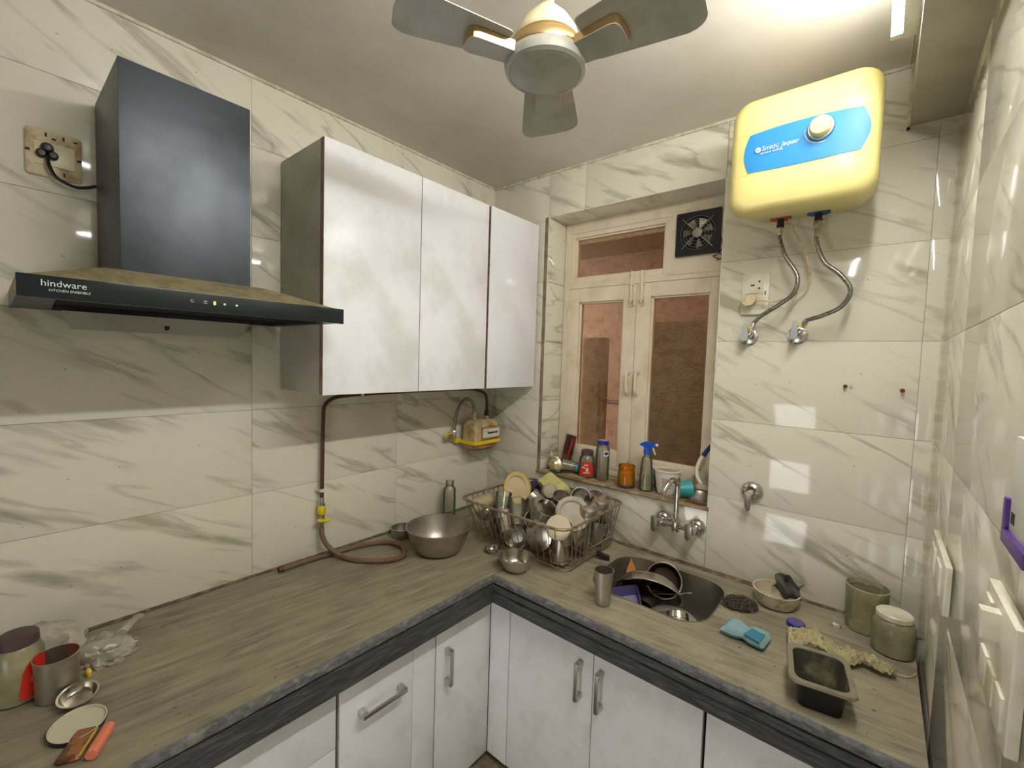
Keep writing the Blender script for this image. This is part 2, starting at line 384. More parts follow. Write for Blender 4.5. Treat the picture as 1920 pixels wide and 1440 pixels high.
def thing(name, label, cat, loc=(0, 0, 0), rot=(0, 0, 0), group=None):
    o = bpy.data.objects.new(name, None); COL.objects.link(o)
    o.empty_display_size = 0.05
    o.location = loc; o.rotation_euler = rot
    return tag(o, label, cat, group)

def tag(o, label, cat, group=None):
    o['label'] = label; o['category'] = cat
    if group: o['group'] = group
    return o

def struct(o, label=None, cat='structure'):
    o['kind'] = 'structure'
    if label: o['label'] = label
    o['category'] = cat
    return o

def text(name, body, size, mt, parent, loc, rot, depth=0.0006, shear=0, squash=1.0, label=None):
    cu = bpy.data.curves.new('lettering', 'FONT'); cu.body = body; cu.size = size; cu.extrude = depth; cu.shear = shear; cu.resolution_u = 3
    t = bpy.data.objects.new('lettering_source', cu)
    COL.objects.link(t)
    dg = bpy.context.evaluated_depsgraph_get()
    me = bpy.data.meshes.new_from_object(t.evaluated_get(dg))
    bpy.data.objects.remove(t)
    me.materials.clear()
    me.transform(Matrix.Diagonal((squash, 1, 1, 1)))
    return ob(name, me, mt, parent, loc, rot, label=label)

def rel(th, p):   # world (building) point -> local of an unrotated thing
    return tuple(Vector(p) - th.location)

# ---------------------------------------------------------------- the room shell with single tiles
def subtract(rect, hole):
    (a, b, c, d), (e, f, g, h) = rect, hole
    if g <= a or e >= c or h <= b or f >= d: return [rect]
    out = []
    if e > a: out.append((a, b, e, d))
    if g < c: out.append((g, b, c, d))
    x0, x1 = max(a, e), min(c, g)
    if f > b: out.append((x0, b, x1, f))
    if h < d: out.append((x0, h, x1, d))
    return [r for r in out if r[2]-r[0] > 0.004 and r[3]-r[1] > 0.004]

def tiled(name, us, zs, hole, basis, thick=0.008, label=None, gap=0.0010):
    """a wall: backing with single marble tiles standing 8 mm proud; basis(u, z, n) -> world"""
    bk = B()
    rects = [(us[0], zs[0], us[-1], zs[-1])]
    if hole: rects = subtract(rects[0], hole)
    def cuboid(b, r, n0, n1):
        P = [basis(u, z, n) for n in (n0, n1) for u, z in ((r[0], r[1]), (r[2], r[1]), (r[2], r[3]), (r[0], r[3]))]
        b.add(P, [(0, 1, 2, 3), (7, 6, 5, 4), (0, 4, 5, 1), (1, 5, 6, 2), (2, 6, 7, 3), (3, 7, 4, 0)])
    for r in rects: cuboid(bk, (r[0]-(0.23 if r[0] == us[0] else 0), r[1], r[2]+(0.23 if r[2] == us[-1] else 0), r[3]), -0.23, -0.0022)
    wl = struct(ob(name, bk, 'grout'), label, 'wall')
    o0 = Vector(basis(0, 0, 0)); ex = (Vector(basis(1, 0, 0)) - o0).normalized(); ez = Vector((0, 0, 1)); en = (Vector(basis(0, 0, 1)) - o0).normalized()
    for i in range(len(us)-1):
        for j in range(len(zs)-1):
            rr = (us[i], zs[j], us[i+1], zs[j+1])
            for r in (subtract(rr, hole) if hole else [rr]):
                du, dz = r[2]-r[0]-gap, r[3]-r[1]-gap
                me = bxm((-du/2, -thick, -dz/2), (du/2, 0, dz/2)).mesh('tile', 30, 0.0004)
                t = ob('tile', me, 'tile', wl)
                c = Vector(basis((r[0]+r[2])/2, (r[1]+r[3])/2, 0.0))
                # local X along the wall, local -Y into the wall
                R = Matrix((ex, en, ez)).transposed().to_4x4()
                R.translation = c
                if R.to_3x3().determinant() < 0:
                    R = Matrix((-ex, en, ez)).transposed().to_4x4(); R.translation = c
                t.matrix_local = R
    return wl

TH = 0.2925
zs = [FZ] + [TH*k for k in range(-2, 6)] + [H]
tiled('wall_left', [YB, -2.39, -1.79, -1.19, -0.60, 0.0], zs, None, lambda u, z, n: (n, u, z), label='left wall of veined marble tiles')
WX0, WX1, WZ0, WZ1, WD = 0.356, 1.156, 0.236, 1.48, 0.15
tiled('wall_back', [0.0, 0.556, 1.155, 1.722, W], zs, (WX0, WZ0, WX1, WZ1), lambda u, z, n: (u, -n, z), label='window wall of veined marble tiles')
tiled('wall_right', [YB, -2.25, -1.65, -1.05, -0.45, 0.0], zs, None, lambda u, z, n: (W-n, u, z), label='right wall of veined marble tiles')
struct(ob('wall_front', bxm((-0.12, YB-0.1, FZ), (W+0.12, YB, H)), 'door_wood'), 'brown boarded wall behind the camera', 'wall')
# floor of stone tiles
fl = struct(ob('floor', bxm((-0.12, YB-0.1, FZ-0.1), (W+0.12, 0.12, FZ-0.004)), 'grout'), 'brown stone floor', 'floor')
fm = bxm((-0.148, -0.148, -0.006), (0.148, 0.148, 0)).mesh('tile', 30, 0.001)
for i in range(4):
    for j in range(8):
        x, y = 0.62+0.15+i*0.3, -0.62-0.15-j*0.3
        if x < W and y > YB: ob('tile', fm, 'floor', fl, (x, y, FZ))
struct(ob('ceiling', bxm((-0.12, YB-0.1, H), (W+0.12, 0.12, H+0.1)), 'ceil'), 'glossy grey painted ceiling', 'ceiling')
struct(ob('ceiling_beam', bxm((1.656, YB, 1.506), (W+0.02, 0.0, H+0.01)), 'beam', bevel=0.003), 'boxed concrete beam along the right wall under the ceiling', 'beam')
# cement lines round the ceiling and in the corners
b = B().box((0, YB, H-0.010), (0.006, 0, H)); struct(ob('trim_1', b, 'trim'), 'cement line between left wall and ceiling', 'trim')
b = B().box((0, -0.006, H-0.010), (1.656, 0, H)); struct(ob('trim_2', b, 'trim'), 'cement line between window wall and ceiling', 'trim')
b = B().box((0, -0.005, 0), (0.005, 0, H)); struct(ob('trim_3', b, 'trim'), 'cement line in the corner of left and window walls', 'trim')
b = B().box((1.649, -0.008, 1.499), (1.656, 0, H)).box((1.649, -0.008, 1.499), (W, 0, 1.506)); struct(ob('trim_4', b, 'trim'), 'cement line round the beam end', 'trim')
b = B().box((W-0.004, -0.005, 0), (W, 0, 1.499)); struct(ob('trim_6', b, 'trim'), 'cement line in the corner of window and right walls', 'trim')
# window reveal: tiled jambs, soffit and the stone sill
b = B().box((WX0-0.02, 0.0, WZ0), (WX0, WD+0.05, WZ1))
rv = struct(ob('trim_5', b, 'grout'), 'window recess lining', 'trim')
def reveal_tile(lo, hi):
    c = (Vector(lo)+Vector(hi))/2; hlf = (Vector(hi)-Vector(lo))/2
    ob('tile', bxm(tuple(-hlf), tuple(hlf)), 'tile', rv, c, bevel=0.0006)
for z0, z1 in ((WZ0, TH*1), (TH*1, TH*2), (TH*2, TH*3), (TH*3, TH*4), (TH*4, WZ1)):
    reveal_tile((WX0-0.004, 0.0005, z0+0.001), (WX0+0.003, WD, z1-0.001))
    reveal_tile((WX1-0.003, 0.0005, z0+0.001), (WX1+0.004, WD, z1-0.001))
for x0, x1 in ((WX0, 0.556), (0.556, WX1)):
    reveal_tile((x0+0.001, 0.0005, WZ1-0.003), (x1-0.001, WD, WZ1+0.004))
# sill slab with an uneven front edge
b = B(); loops = []
n = 60
for k in range(n+1):
    x = WX0-0.012 + (WX1-WX0+0.016)*k/n
    j = 0.004*noise.noise((x*30, 0, 0)) + 0.003*noise.noise((x*90, 3, 0))
    loops.append([(x, WD+0.05, 0.243), (x, -0.012+j, 0.242+j*0.4), (x, -0.014+j, 0.234), (x, -0.003, 0.228), (x, WD+0.05, 0.228)])
b.loft(loops)
sill = tag(ob('window_sill', b, 'sill'), 'dirty brown stone slab forming the window ledge above the basket', 'sill')
struct(sill, cat='sill')

# ---------------------------------------------------------------- outside: the pink light shaft
struct(ob('shaft_wall', B().box((-1.2, 0.95, -1.2), (2.6, 1.05, 3.2)).box((-1.3, 0.13, -1.2), (-1.2, 1.05, 3.2)).box((2.6, 0.13, -1.2), (2.7, 1.05, 3.2)), 'stucco'), 'rough pink wall of the light shaft outside', 'wall')
struct(ob('shaft_block', B().box((0.60, 0.62, -1.2), (1.6, 0.95, 1.02)), 'stucco2', bevel=0.006), 'brown rendered block outside the right pane', 'wall')
struct(ob('shaft_ledge', B().box((-0.6, 0.60, 1.50), (1.9, 0.95, 1.62)), 'stucco2', bevel=0.006), 'concrete ledge above the shaft outside', 'ledge')
struct(ob('shaft_floor', B().box((-1.3, 0.15, -1.3), (2.7, 1.05, -1.2)), 'stucco2'), 'floor of the light shaft', 'floor')
pl = tag(ob('outside_pillar', B().loft([rrect(0.15, 0.10, 0.03, z) for z in (-1.2, 0.3, 0.915, 0.93)]), 'pillar_render', loc=(0.295, 0.62, 0)), 'plastered pillar outside the left window pane', 'pillar')
struct(pl, cat='pillar')
tag(ob('outside_conduit', B().tube([(0.33, 0.60, 0.545), (0.60, 0.60, 0.545)], 0.006).tube([(0.33, 0.60, 0.56), (0.60, 0.60, 0.56)], 0.004), 'nickel', loc=(0, 0, 0)), 'thin metal conduits crossing behind the left window pane', 'conduit')

# ---------------------------------------------------------------- the window
def bars(name, parent, rect, wdt, y0, y1, mt='frame', inner_step=0.0):
    """four-sided frame as one mesh"""
    a, c, d, e = rect
    b = B().box((a, y0, c), (a+wdt[0], y1, e)).box((d-wdt[1], y0, c), (d, y1, e)).box((a+wdt[0], y0, c), (d-wdt[1], y1, c+wdt[2])).box((a+wdt[0], y0, e-wdt[3]), (d-wdt[1], y1, e))
    if inner_step:
        s = inner_step; a2, c2, d2, e2 = a+wdt[0], c+wdt[2], d-wdt[1], e-wdt[3]; yy = y0+0.012
        b.box((a2-0.001, yy, c2), (a2+s, y1, e2)).box((d2-s, yy, c2), (d2+0.001, y1, e2)).box((a2, yy, c2-0.001), (d2, y1, c2+s)).box((a2, yy, e2-s), (d2, y1, e2+0.001))
    return ob(name, b, mt, parent, bevel=0.0015)
win = struct(thing('window_1', 'cream painted window with two casements, a top light and a small exhaust fan board', 'window', (0, 0, 0)), cat='window')
b = B()
b.box((0.3595, WD, 0.244), (0.392, WD+0.06, 1.479)).box((1.122, WD, 0.244), (1.1525, WD+0.06, 1.479)).box((0.392, WD, 1.425), (1.122, WD+0.06, 1.479)).box((0.392, WD, 0.244), (1.122, WD+0.06, 0.272)).box((0.392, WD-0.004, 1.150), (1.122, WD+0.06, 1.180)).box((0.892, WD-0.002, 1.18), (0.915, WD+0.06, 1.425))
ob('window_frame', b, 'frame', win, bevel=0.002)
bars('top_light', win, (0.392, 1.180, 0.892, 1.425), (0.022, 0.018, 0.022, 0.022), WD+0.004, WD+0.045, inner_step=0.008)
ob('pane', B().box((0.42, WD+0.026, 1.205), (0.87, WD+0.029, 1.40)), 'pane', win)
# small board that carries the exhaust fan
ob('fan_board', B().box((0.909, WD-0.008, 1.172), (1.130, WD+0.010, 1.440)), 'frame', win, bevel=0.0015)
LS = (0.393, 0.274, 0.757, 1.149); RS = (0.759, 0.274, 1.121, 1.149)
s1 = bars('casement', win, LS, (0.060, 0.062, 0.085, 0.068), WD-0.002, WD+0.036, inner_step=0.008)
ob('pane', B().box((LS[0]+0.063, WD+0.018, LS[1]+0.087), (LS[2]-0.065, WD+0.021, LS[3]-0.070)), 'pane', s1)
s2 = bars('casement', win, RS, (0.068, 0.042, 0.070, 0.062), WD-0.002, WD+0.036, inner_step=0.008)
ob('pane', B().box((RS[0]+0.070, WD+0.018, RS[1]+0.072), (RS[2]-0.044, WD+0.021, RS[3]-0.064)), 'pane', s2)
def tower_bolt(x):
    b = B().box((x-0.009, WD-0.006, 1.045), (x+0.009, WD-0.002, 1.195)).tube([(x, WD-0.012, 1.060), (x, WD-0.012, 1.205)], 0.006).box((x-0.010, WD-0.016, 1.075), (x+0.010, WD-0.004, 1.083)).box((x-0.010, WD-0.016, 1.14), (x+0.010, WD-0.004, 1.148)).tube([(x, WD-0.012, 1.07), (x+0.02, WD-0.022, 1.07), (x+0.022, WD-0.024, 1.05)], 0.004)
    ob('tower_bolt', b, 'frame', win, bevel=0)
tower_bolt(0.735); tower_bolt(0.785)
for x in (0.738, 0.782):
    b = B().box((x-0.010, WD-0.006, 0.735), (x+0.010, WD-0.002, 0.755)).box((x-0.010, WD-0.006, 0.635), (x+0.010, WD-0.002, 0.655)).tube([(x, WD-0.004, 0.745), (x, WD-0.026, 0.735), (x, WD-0.030, 0.695), (x, WD-0.026, 0.655), (x, WD-0.004, 0.645)], 0.006, smooth=4)
    ob('pull_handle', b, 'frame', win)
for z in (1.02, 0.42): ob('hinge', B().box((0.386, WD-0.005, z-0.03), (0.398, WD-0.001, z+0.03)).tube([(0.392, WD-0.005, z-0.032), (0.392, WD-0.005, z+0.032)], 0.004), 'frame', win)
ob('hook', B().tube([(0.758, WD-0.004, 0.33), (0.764, WD-0.02, 0.335), (0.775, WD-0.025, 0.32), (0.77, WD-0.02, 0.30)], 0.003, smooth=3), 'steel_dull', win)

# exhaust fan fixed to the board
ef = thing('exhaust_fan', 'small square black exhaust fan fixed in the window\'s top right corner', 'fan', (1.022, WD-0.009, 1.330))
b = B(); hole = [(0.068*math.cos(a), 0.068*math.sin(a)) for a in [2*PI*k/32 for k in range(32)]]
def sq(a, hf):
    c, s_ = math.cos(a), math.sin(a); k = hf/max(abs(c), abs(s_)); return (k*c, k*s_)
outer = [sq(2*PI*k/32, 0.088) for k in range(32)]
b.loft([[(x, 0, z) for x, z in outer], [(x, -0.018, z) for x, z in outer], [(x, -0.018, z) for x, z in hole], [(x, 0, z) for x, z in hole]], cap0=False, cap1=False)
ob('housing', b, 'black', ef, sharp=30)
ob('back_plate', B().box((-0.075, -0.003, -0.075), (0.075, -0.001, 0.075)), 'black', ef)
for rr in (0.020, 0.034, 0.046, 0.058, 0.068):
    ob('grille_ring', B().tube([(rr*math.cos(2*PI*k/28), -0.026+0.008*(rr/0.068), rr*math.sin(2*PI*k/28)) for k in range(28)], 0.0013, 5, closed=True), 'braid', ef)
for a in (0.785, 2.356, 3.927, 5.498):
    ob('grille_arm', B().tube([(0.018*math.cos(a), -0.027, 0.018*math.sin(a)), (0.06*math.cos(a), -0.021, 0.06*math.sin(a)), (0.088*math.cos(a), -0.019, 0.088*math.sin(a))], 0.002, 5), 'steel_dull', ef)
ob('hub', B().lathe([(0, 0.0), (0.019, 0.0), (0.019, 0.012), (0, 0.014)], 20), 'steel_dull', ef, (0, -0.010, 0), (PI/2, 0, 0))
for k in range(7):
    a = 2*PI*k/7
    b = B().add([(0.017*math.cos(a), -0.006, 0.017*math.sin(a)), (0.017*math.cos(a+.5), -0.014, 0.017*math.sin(a+.5)), (0.060*math.cos(a+.62), -0.014, 0.060*math.sin(a+.62)), (0.062*math.cos(a+.1), -0.006, 0.062*math.sin(a+.1)),
                 (0.017*math.cos(a), -0.0045, 0.017*math.sin(a)), (0.017*math.cos(a+.5), -0.0125, 0.017*math.sin(a+.5)), (0.060*math.cos(a+.62), -0.0125, 0.060*math.sin(a+.62)), (0.062*math.cos(a+.1), -0.0045, 0.062*math.sin(a+.1))],
                [(0, 1, 2, 3), (7, 6, 5, 4), (0, 4, 5, 1), (1, 5, 6, 2), (2, 6, 7, 3), (3, 7, 4, 0)])
    ob('blade', b, 'braid', ef)
ob('wire', B().tube([(0.088, -0.004, -0.03), (0.098, -0.012, -0.07), (0.082, -0.014, -0.098), (0.062, -0.006, -0.100), (0.09, -0.006, -0.115), (0.105, -0.004, -0.10)], 0.0018, 5, smooth=5).tube([(0.085, -0.004, -0.09), (0.10, -0.012, -0.11), (0.076, -0.006, -0.12)], 0.0016, 5, smooth=4), 'black', ef)

# ---------------------------------------------------------------- worktop
wt = thing('worktop', 'L-shaped dusty grey stone worktop running along left and window walls', 'worktop', (0.3, -0.6, 0))
def slab(name, outline_fn, mt, hole=None):
    """outline -> slab 20 mm thick, optional hole"""
    bm = bmesh.new()
    def loop(pts):
        vs = [bm.verts.new((x, y, 0)) for x, y in pts]
        return [bm.edges.new((vs[i], vs[(i+1) % len(vs)])) for i in range(len(vs))]
    es = loop(outline_fn)
    if hole: es += loop(hole)
    bmesh.ops.triangle_fill(bm, use_beauty=True, use_dissolve=False, edges=es)
    r = bmesh.ops.extrude_face_region(bm, geom=bm.faces[:])
    bmesh.ops.translate(bm, verts=[g for g in r['geom'] if isinstance(g, bmesh.types.BMVert)], vec=(0, 0, -0.018))
    bmesh.ops.recalc_face_normals(bm, faces=bm.faces)
    bmesh.ops.translate(bm, verts=bm.verts, vec=-wt.location)
    me = bpy.data.meshes.new(name); bm.to_mesh(me); bm.free()
    return ob(name, me, mt, wt)
def jit(t, s): return 0.0035*noise.noise((t*14, s, 0)) + 0.002*noise.noise((t*60, s, 5))
left = [(0.009, 0.0-0.009), (0.009, YB+0.25), (0.594, YB+0.25)]
left += [(0.594 + jit(y, 1), y) for y in [YB+0.27+k*0.0146 for k in range(int((2.75-0.27-0.6)/0.0146))]] + [(0.597, -0.597), (0.597, -0.009)]
slab('slab', left, 'top_long')
SX, SY, SW, SD, SR = 1.070, -0.248, 0.405, 0.335, 0.095     # the sink
hole = [(x, y) for x, y, z in rrect(SW, SD, SR, 0, 8, SX, SY)]
mid = [(0.600, -0.009)] + [(0.600, -0.598)] + [(x, -0.594 - jit(x, 2)) for x in [0.61+k*0.0146 for k in range(50)]] + [(1.343, -0.594), (1.343, -0.009)]
slab('slab', mid, 'top_cross', hole)
right = [(1.3434, -0.009), (1.3434, -0.594)] + [(x, -0.594 - jit(x, 2)) for x in [1.352+k*0.0146 for k in range(27)]] + [(W-0.009, -0.594), (W-0.009, -0.009)]
slab('slab', right, 'top_cross')
def strip(name, axis, lo, hi, prof, mt, amp, seed, step=0.012):
    """edge moulding swept along an axis; prof = [(out, z)], its outer points roughened"""
    n = int((hi-lo)/step); loops = []
    for k in range(n+1):
        t = lo + (hi-lo)*k/n
        L_ = []
        for i, (o_, z) in enumerate(prof):
            a = amp*(noise.noise((t*22, i*3.7, seed)) + 0.7*noise.noise((t*70, i*1.3, seed+9))) if o_ > 0.56 else 0
            p = (o_+a, t, z+a*0.5) if axis == 'y' else (t, -(o_+a), z+a*0.5)
            L_.append(rel(wt, p))
        loops.append(L_)
    return ob(name, B().loft(loops), mt, wt, sharp=50)
lip = [(0.55, -0.0185), (0.585, -0.0015), (0.597, -0.003), (0.603, -0.010), (0.602, -0.026), (0.55, -0.026)]
strip('edge_lip', 'y', YB+0.25, -0.598, lip, 'edge_top', 0.003, 1)
strip('edge_lip', 'x', 0.598, W-0.009, lip, 'edge_top', 0.003, 2)
ap = [(0.545, -0.026), (0.590, -0.026), (0.592, -0.031), (0.600, -0.033), (0.602, -0.062), (0.600, -0.103), (0.545, -0.104)]
strip('edge_apron', 'y', YB+0.25, -0.598, ap, 'edge', 0.0012, 3)
ap2 = [(0.545, -0.026), (0.590, -0.026), (0.592, -0.031), (0.601, -0.033), (0.602, -0.052), (0.593, -0.056), (0.594, -0.062), (0.600, -0.065), (0.599, -0.103), (0.545, -0.104)]
strip('edge_apron', 'x', 0.598, W-0.009, ap2, 'edge', 0.0012, 4)
# cracked cement seam along the foot of the walls
def seam(axis, lo, hi, wdt, seed, mt):
    loops = []; n = int((hi-lo)/0.012)
    for k in range(n+1):
        t = lo+(hi-lo)*k/n; q = wdt*(0.55+0.9*abs(noise.noise((t*16, seed, 0)))) + 0.001
        pts = [(0.0, 0.0), (q, 0.0), (q*0.9, 0.002), (0.0, 0.007)]
        loops.append([rel(wt, (0.0005+a, t, z)) if axis == 'y' else rel(wt, (t, -0.0005-a, z)) for a, z in pts])
    ob('cement_seam', B().loft(loops), mt, wt)
seam('y', YB+0.25, -0.01, 0.008, 1, 'rust' if False else 'chip'); seam('x', 0.02, 0.80, 0.010, 2, 'chip'); seam('x', 0.80, 1.36, 0.030, 3, 'chip'); seam('x', 1.36, W-0.01, 0.008, 4, 'chip')

# sink bowl
sk = thing('kitchen_sink', 'grimy stainless steel sink bowl set into the worktop under the tap', 'sink', (SX, SY, 0))
b = B()
b.loft([rrect(SW+0.004, SD+0.004, SR, 0.0015, 8), rrect(SW-0.004, SD-0.004, SR-0.004, 0.0015, 8), rrect(SW-0.006, SD-0.006, SR-0.004, -0.006, 8), rrect(SW-0.016, SD-0.016, SR-0.01, -0.13, 8),
        rrect(SW-0.045, SD-0.045, SR-0.02, -0.158, 8), rrect(SW-0.10, SD-0.10, SR-0.04, -0.165, 8)], cap0=False)
b.loft([rrect(SW+0.004, SD+0.004, SR, 0.0015, 8), rrect(SW-0.001, SD-0.001, SR-0.002, -0.006, 8), rrect(SW-0.008, SD-0.008, SR-0.01, -0.13, 8), rrect(SW-0.035, SD-0.035, SR-0.02, -0.166, 8), rrect(SW-0.10, SD-0.10, SR-0.04, -0.173, 8)], cap0=False)
ob('bowl', b, 'sink', sk)
ob('drain', B().lathe([(0, -0.004), (0.03, -0.004), (0.036, 0.0), (0.040, 0.0015), (0.040, -0.002)], 24), 'chrome', sk, (0, 0, -0.1635))
b = B().loft([rrect(SW+0.09, SD+0.0, SR+0.02, 0.0, 8, 0.015, -0.012), rrect(SW+0.085, SD-0.004, SR+0.02, 0.0012, 8, 0.015, -0.012)])

# ---------------------------------------------------------------- base cabinets
def handle(parent, axis, c, length, horizontal=False):
    """square bar handle on two posts; axis 'x': door faces +x, 'y': door faces -y. c = centre on door face (world)"""
    h = length/2
    b = B()
    if horizontal:
        b.box((-h, 0.026, -0.006), (h, 0.034, 0.006)).box((-h, 0, -0.008), (-h+0.018, 0.030, 0.008)).box((h-0.018, 0, -0.008), (h, 0.030, 0.008))
    else:
        b.box((-0.006, 0.026, -h), (0.006, 0.034, h)).box((-0.008, 0, -h), (0.008, 0.030, -h+0.018)).box((-0.008, 0, h-0.018), (0.008, 0.030, h))
    # local +Y is outward
    return ob('handle', b, 'nickel', parent, c, (0, 0, -PI/2 if axis == 'x' else PI), bevel=0.0015)
def carcass(th, lo, hi, mt='gap'):
    return ob('carcass', bxm(rel(th, lo), rel(th, hi)), mt, th)
def front(name, th, lo, hi, mt='lam_low', bevel=0.001):
    lo = Vector(lo); hi = Vector(hi); c = (lo+hi)/2
    return ob(name, bxm(tuple(lo-c), tuple(hi-c)), mt, th, rel(th, c), bevel=bevel)
CB, CT = -0.735, -0.106
ZT = -0.128
c1 = thing('base_cabinet', 'white drawer unit at the near left end below the worktop', 'cabinet', (0.3, -1.6, FZ))
carcass(c1, (0.02, -2.2, CB), (0.531, -1.170, CT)); ob('plinth', bxm(rel(c1, (0.05, -2.2, FZ)), rel(c1, (0.49, -1.17, CB))), 'gap', c1)
for z0, z1 in ((-0.296, ZT), (-0.512, -0.2985), (CB, -0.5145)): front('drawer_front', c1, (0.532, -1.78, z0), (0.550, -1.1745, z1))
front('drawer_front', c1, (0.532, -2.19, CB), (0.550, -1.783, ZT))
c2 = thing('base_cabinet', 'narrow white pull-out cabinet with one horizontal bar handle', 'cabinet', (0.3, -1.0, FZ))
carcass(c2, (0.02, -1.168, CB), (0.531, -0.823, CT)); ob('plinth', bxm(rel(c2, (0.05, -1.168, FZ)), rel(c2, (0.49, -0.823, CB))), 'gap', c2)
d = front('door', c2, (0.532, -1.163, CB), (0.551, -0.9165, -0.134)); handle(d, 'x', (0.0095, 0.005, 0.199), 0.150, True)
front('filler_panel', c2, (0.532, -0.9150, CB), (0.551, -0.825, -0.124))
c3 = thing('base_cabinet', 'narrow white cabinet beside the inner corner, vertical handle near its left edge', 'cabinet', (0.3, -0.7, FZ))
carcass(c3, (0.02, -0.821, CB), (0.531, -0.560, CT)); ob('plinth', bxm(rel(c3, (0.05, -0.821, FZ)), rel(c3, (0.49, -0.560, CB))), 'gap', c3)
d = front('door', c3, (0.532, -0.8195, CB), (0.550, -0.5535, ZT)); handle(d, 'x', (0.009, -0.088, 0.162), 0.125)
c4 = thing('base_cabinet', 'white two-door sink cabinet with a pair of vertical bar handles', 'cabinet', (1.0, -0.3, FZ))
carcass(c4, (0.645, -0.531, CB), (1.326, -0.50, CT)); ob('plinth', bxm(rel(c4, (0.56, -0.49, FZ)), rel(c4, (1.326, -0.05, CB))), 'gap', c4)
ob('side_panel', bxm(rel(c4, (1.310, -0.499, CB)), rel(c4, (1.326, -0.02, CT))), 'lam_side', c4)
front('filler_panel', c4, (0.5515, -0.552, CB), (0.645, -0.534, ZT))
d = front('door', c4, (0.647, -0.550, CB), (0.9915, -0.532, ZT)); handle(d, 'y', (0.128, -0.009, 0.191), 0.125)
d = front('door', c4, (0.9940, -0.550, CB), (1.325, -0.532, ZT)); handle(d, 'y', (-0.138, -0.009, 0.191), 0.125)
c5 = thing('base_cabinet', 'white handleless cabinet at the right end under the black tray', 'cabinet', (1.55, -0.3, FZ))
carcass(c5, (1.332, -0.531, CB), (W-0.012, -0.50, CT)); ob('plinth', bxm(rel(c5, (1.332, -0.49, FZ)), rel(c5, (W-0.012, -0.05, CB))), 'gap', c5)
front('door', c5, (1.334, -0.550, CB), (W-0.012, -0.532, ZT))

# ---------------------------------------------------------------- wall cabinet
uc = thing('wall_cabinet', 'white three-door cabinet hung on the left wall above the gas meter', 'cabinet', (0.0, -0.56, 0.655))
X0, X1, Y0, Y1, Z0, Z1 = 0.009, 0.290, -1.099, -0.012, 0.655, 1.440
ob('side_panel', bxm(rel(uc, (X0, Y0, Z0)), rel(uc, (X1, Y0+0.018, Z1))), 'lam_side', uc, bevel=0.0008)
ob('side_panel', bxm(rel(uc, (X0, Y1-0.018, Z0)), rel(uc, (X1, Y1, Z1))), 'lam_side', uc)
ob('top_panel', bxm(rel(uc, (X0, Y0+0.018, Z1-0.018)), rel(uc, (X1, Y1-0.018, Z1))), 'lam_side', uc)
ob('bottom_panel', bxm(rel(uc, (X0, Y0+0.018, Z0+0.004)), rel(uc, (X1, Y1-0.018, Z0+0.022))), 'lam_side', uc)
ob('back_panel', bxm(rel(uc, (X0, Y0+0.018, Z0+0.022)), rel(uc, (X0+0.006, Y1-0.018, Z1-0.018))), 'lam_side', uc)
ob('edge_banding', B().box(rel(uc, (X1-0.001, Y0-0.0005, Z0)), rel(uc, (X1+0.004, Y0+0.02, Z1))).box(rel(uc, (X1-0.001, Y0, Z0+0.002)), rel(uc, (X1+0.003, Y1, Z0+0.022))).box(rel(uc, (X1-0.001, -0.40, Z0)), rel(uc, (X1+0.003, -0.33, Z1))).box(rel(uc, (X1-0.001, -0.75, Z0)), rel(uc, (X1+0.003, -0.70, Z1))), 'lam_edge', uc)
for i, (a, c, xo) in enumerate(((-1.099, -0.7315, 0), (-0.7285, -0.3720, 0), (-0.3610, -0.0225, 0.004))):
    lo, hi = Vector((0.2935, a, Z0)), Vector((0.3115+xo, c, Z1)); m_ = (lo+hi)/2
    dd = ob('door', bxm(tuple(lo-m_), tuple(hi-m_)), 'lam_gloss' if i == 2 else 'lam', uc, rel(uc, m_), bevel=0.0008)
    ob('edge_banding', bxm((-0.0085, -(c-a)/2-0.0004, -(Z1-Z0)/2+0.001), (0.0075, -(c-a)/2+0.0006, (Z1-Z0)/2-0.001)), 'lam_edge', dd)

# ---------------------------------------------------------------- cooker hood
hd = thing('cooker_hood', 'black chimney cooker hood with a wide flat canopy on the left wall', 'cooker hood', (0.0, -1.42, 0.872))
YA, YZ = -1.731, -1.112
ob('chimney', B().box(rel(hd, (0.009, -1.570, 0.935)), rel(hd, (0.320, -1.306, 1.421))), 'chim', hd, bevel=0.0015)
L1 = [(0.009, YA, 0.9), (0.442, YA, 0.9), (0.442, YZ, 0.9), (0.009, YZ, 0.9)]
def lv(p, z): return [rel(hd, (x, y, z)) for x, y, _ in p]
top4 = [(0.009, -1.60, 0), (0.335, -1.60, 0), (0.335, -1.275, 0), (0.009, -1.275, 0)]
ob('canopy_top', B().loft([lv(L1, 0.888), lv(L1, 0.9105), lv(top4, 0.957)]), 'greasy', hd)
b = B(); inn = [(0.03, YA+0.070, 0), (0.432, YA+0.050, 0), (0.432, YZ-0.030, 0), (0.03, YZ-0.030, 0)]
b.loft([lv(L1, 0.8875), lv(L1, 0.873), lv(inn, 0.873), lv(inn, 0.8870)], cap0=False, cap1=False)
ob('canopy_rim', b, 'chim', hd)
ob('filter', B().box(rel(hd, (0.03, YA+0.050, 0.8840)), rel(hd, (0.432, YZ-0.030, 0.8868))), 'darkfilter', hd)
fs = ob('control_fascia', B().box(rel(hd, (0.443, YA-0.001, 0.871)), rel(hd, (0.455, YZ+0.001, 0.9125))), 'fascia', hd, bevel=0.0008)
fr = (PI/2, 0, PI/2)
text('brand_lettering', 'hindware', 0.0165, 'text_grey', fs, rel(hd, (0.4554, -1.702, 0.8935)), fr, 0.0003, squash=1.0)
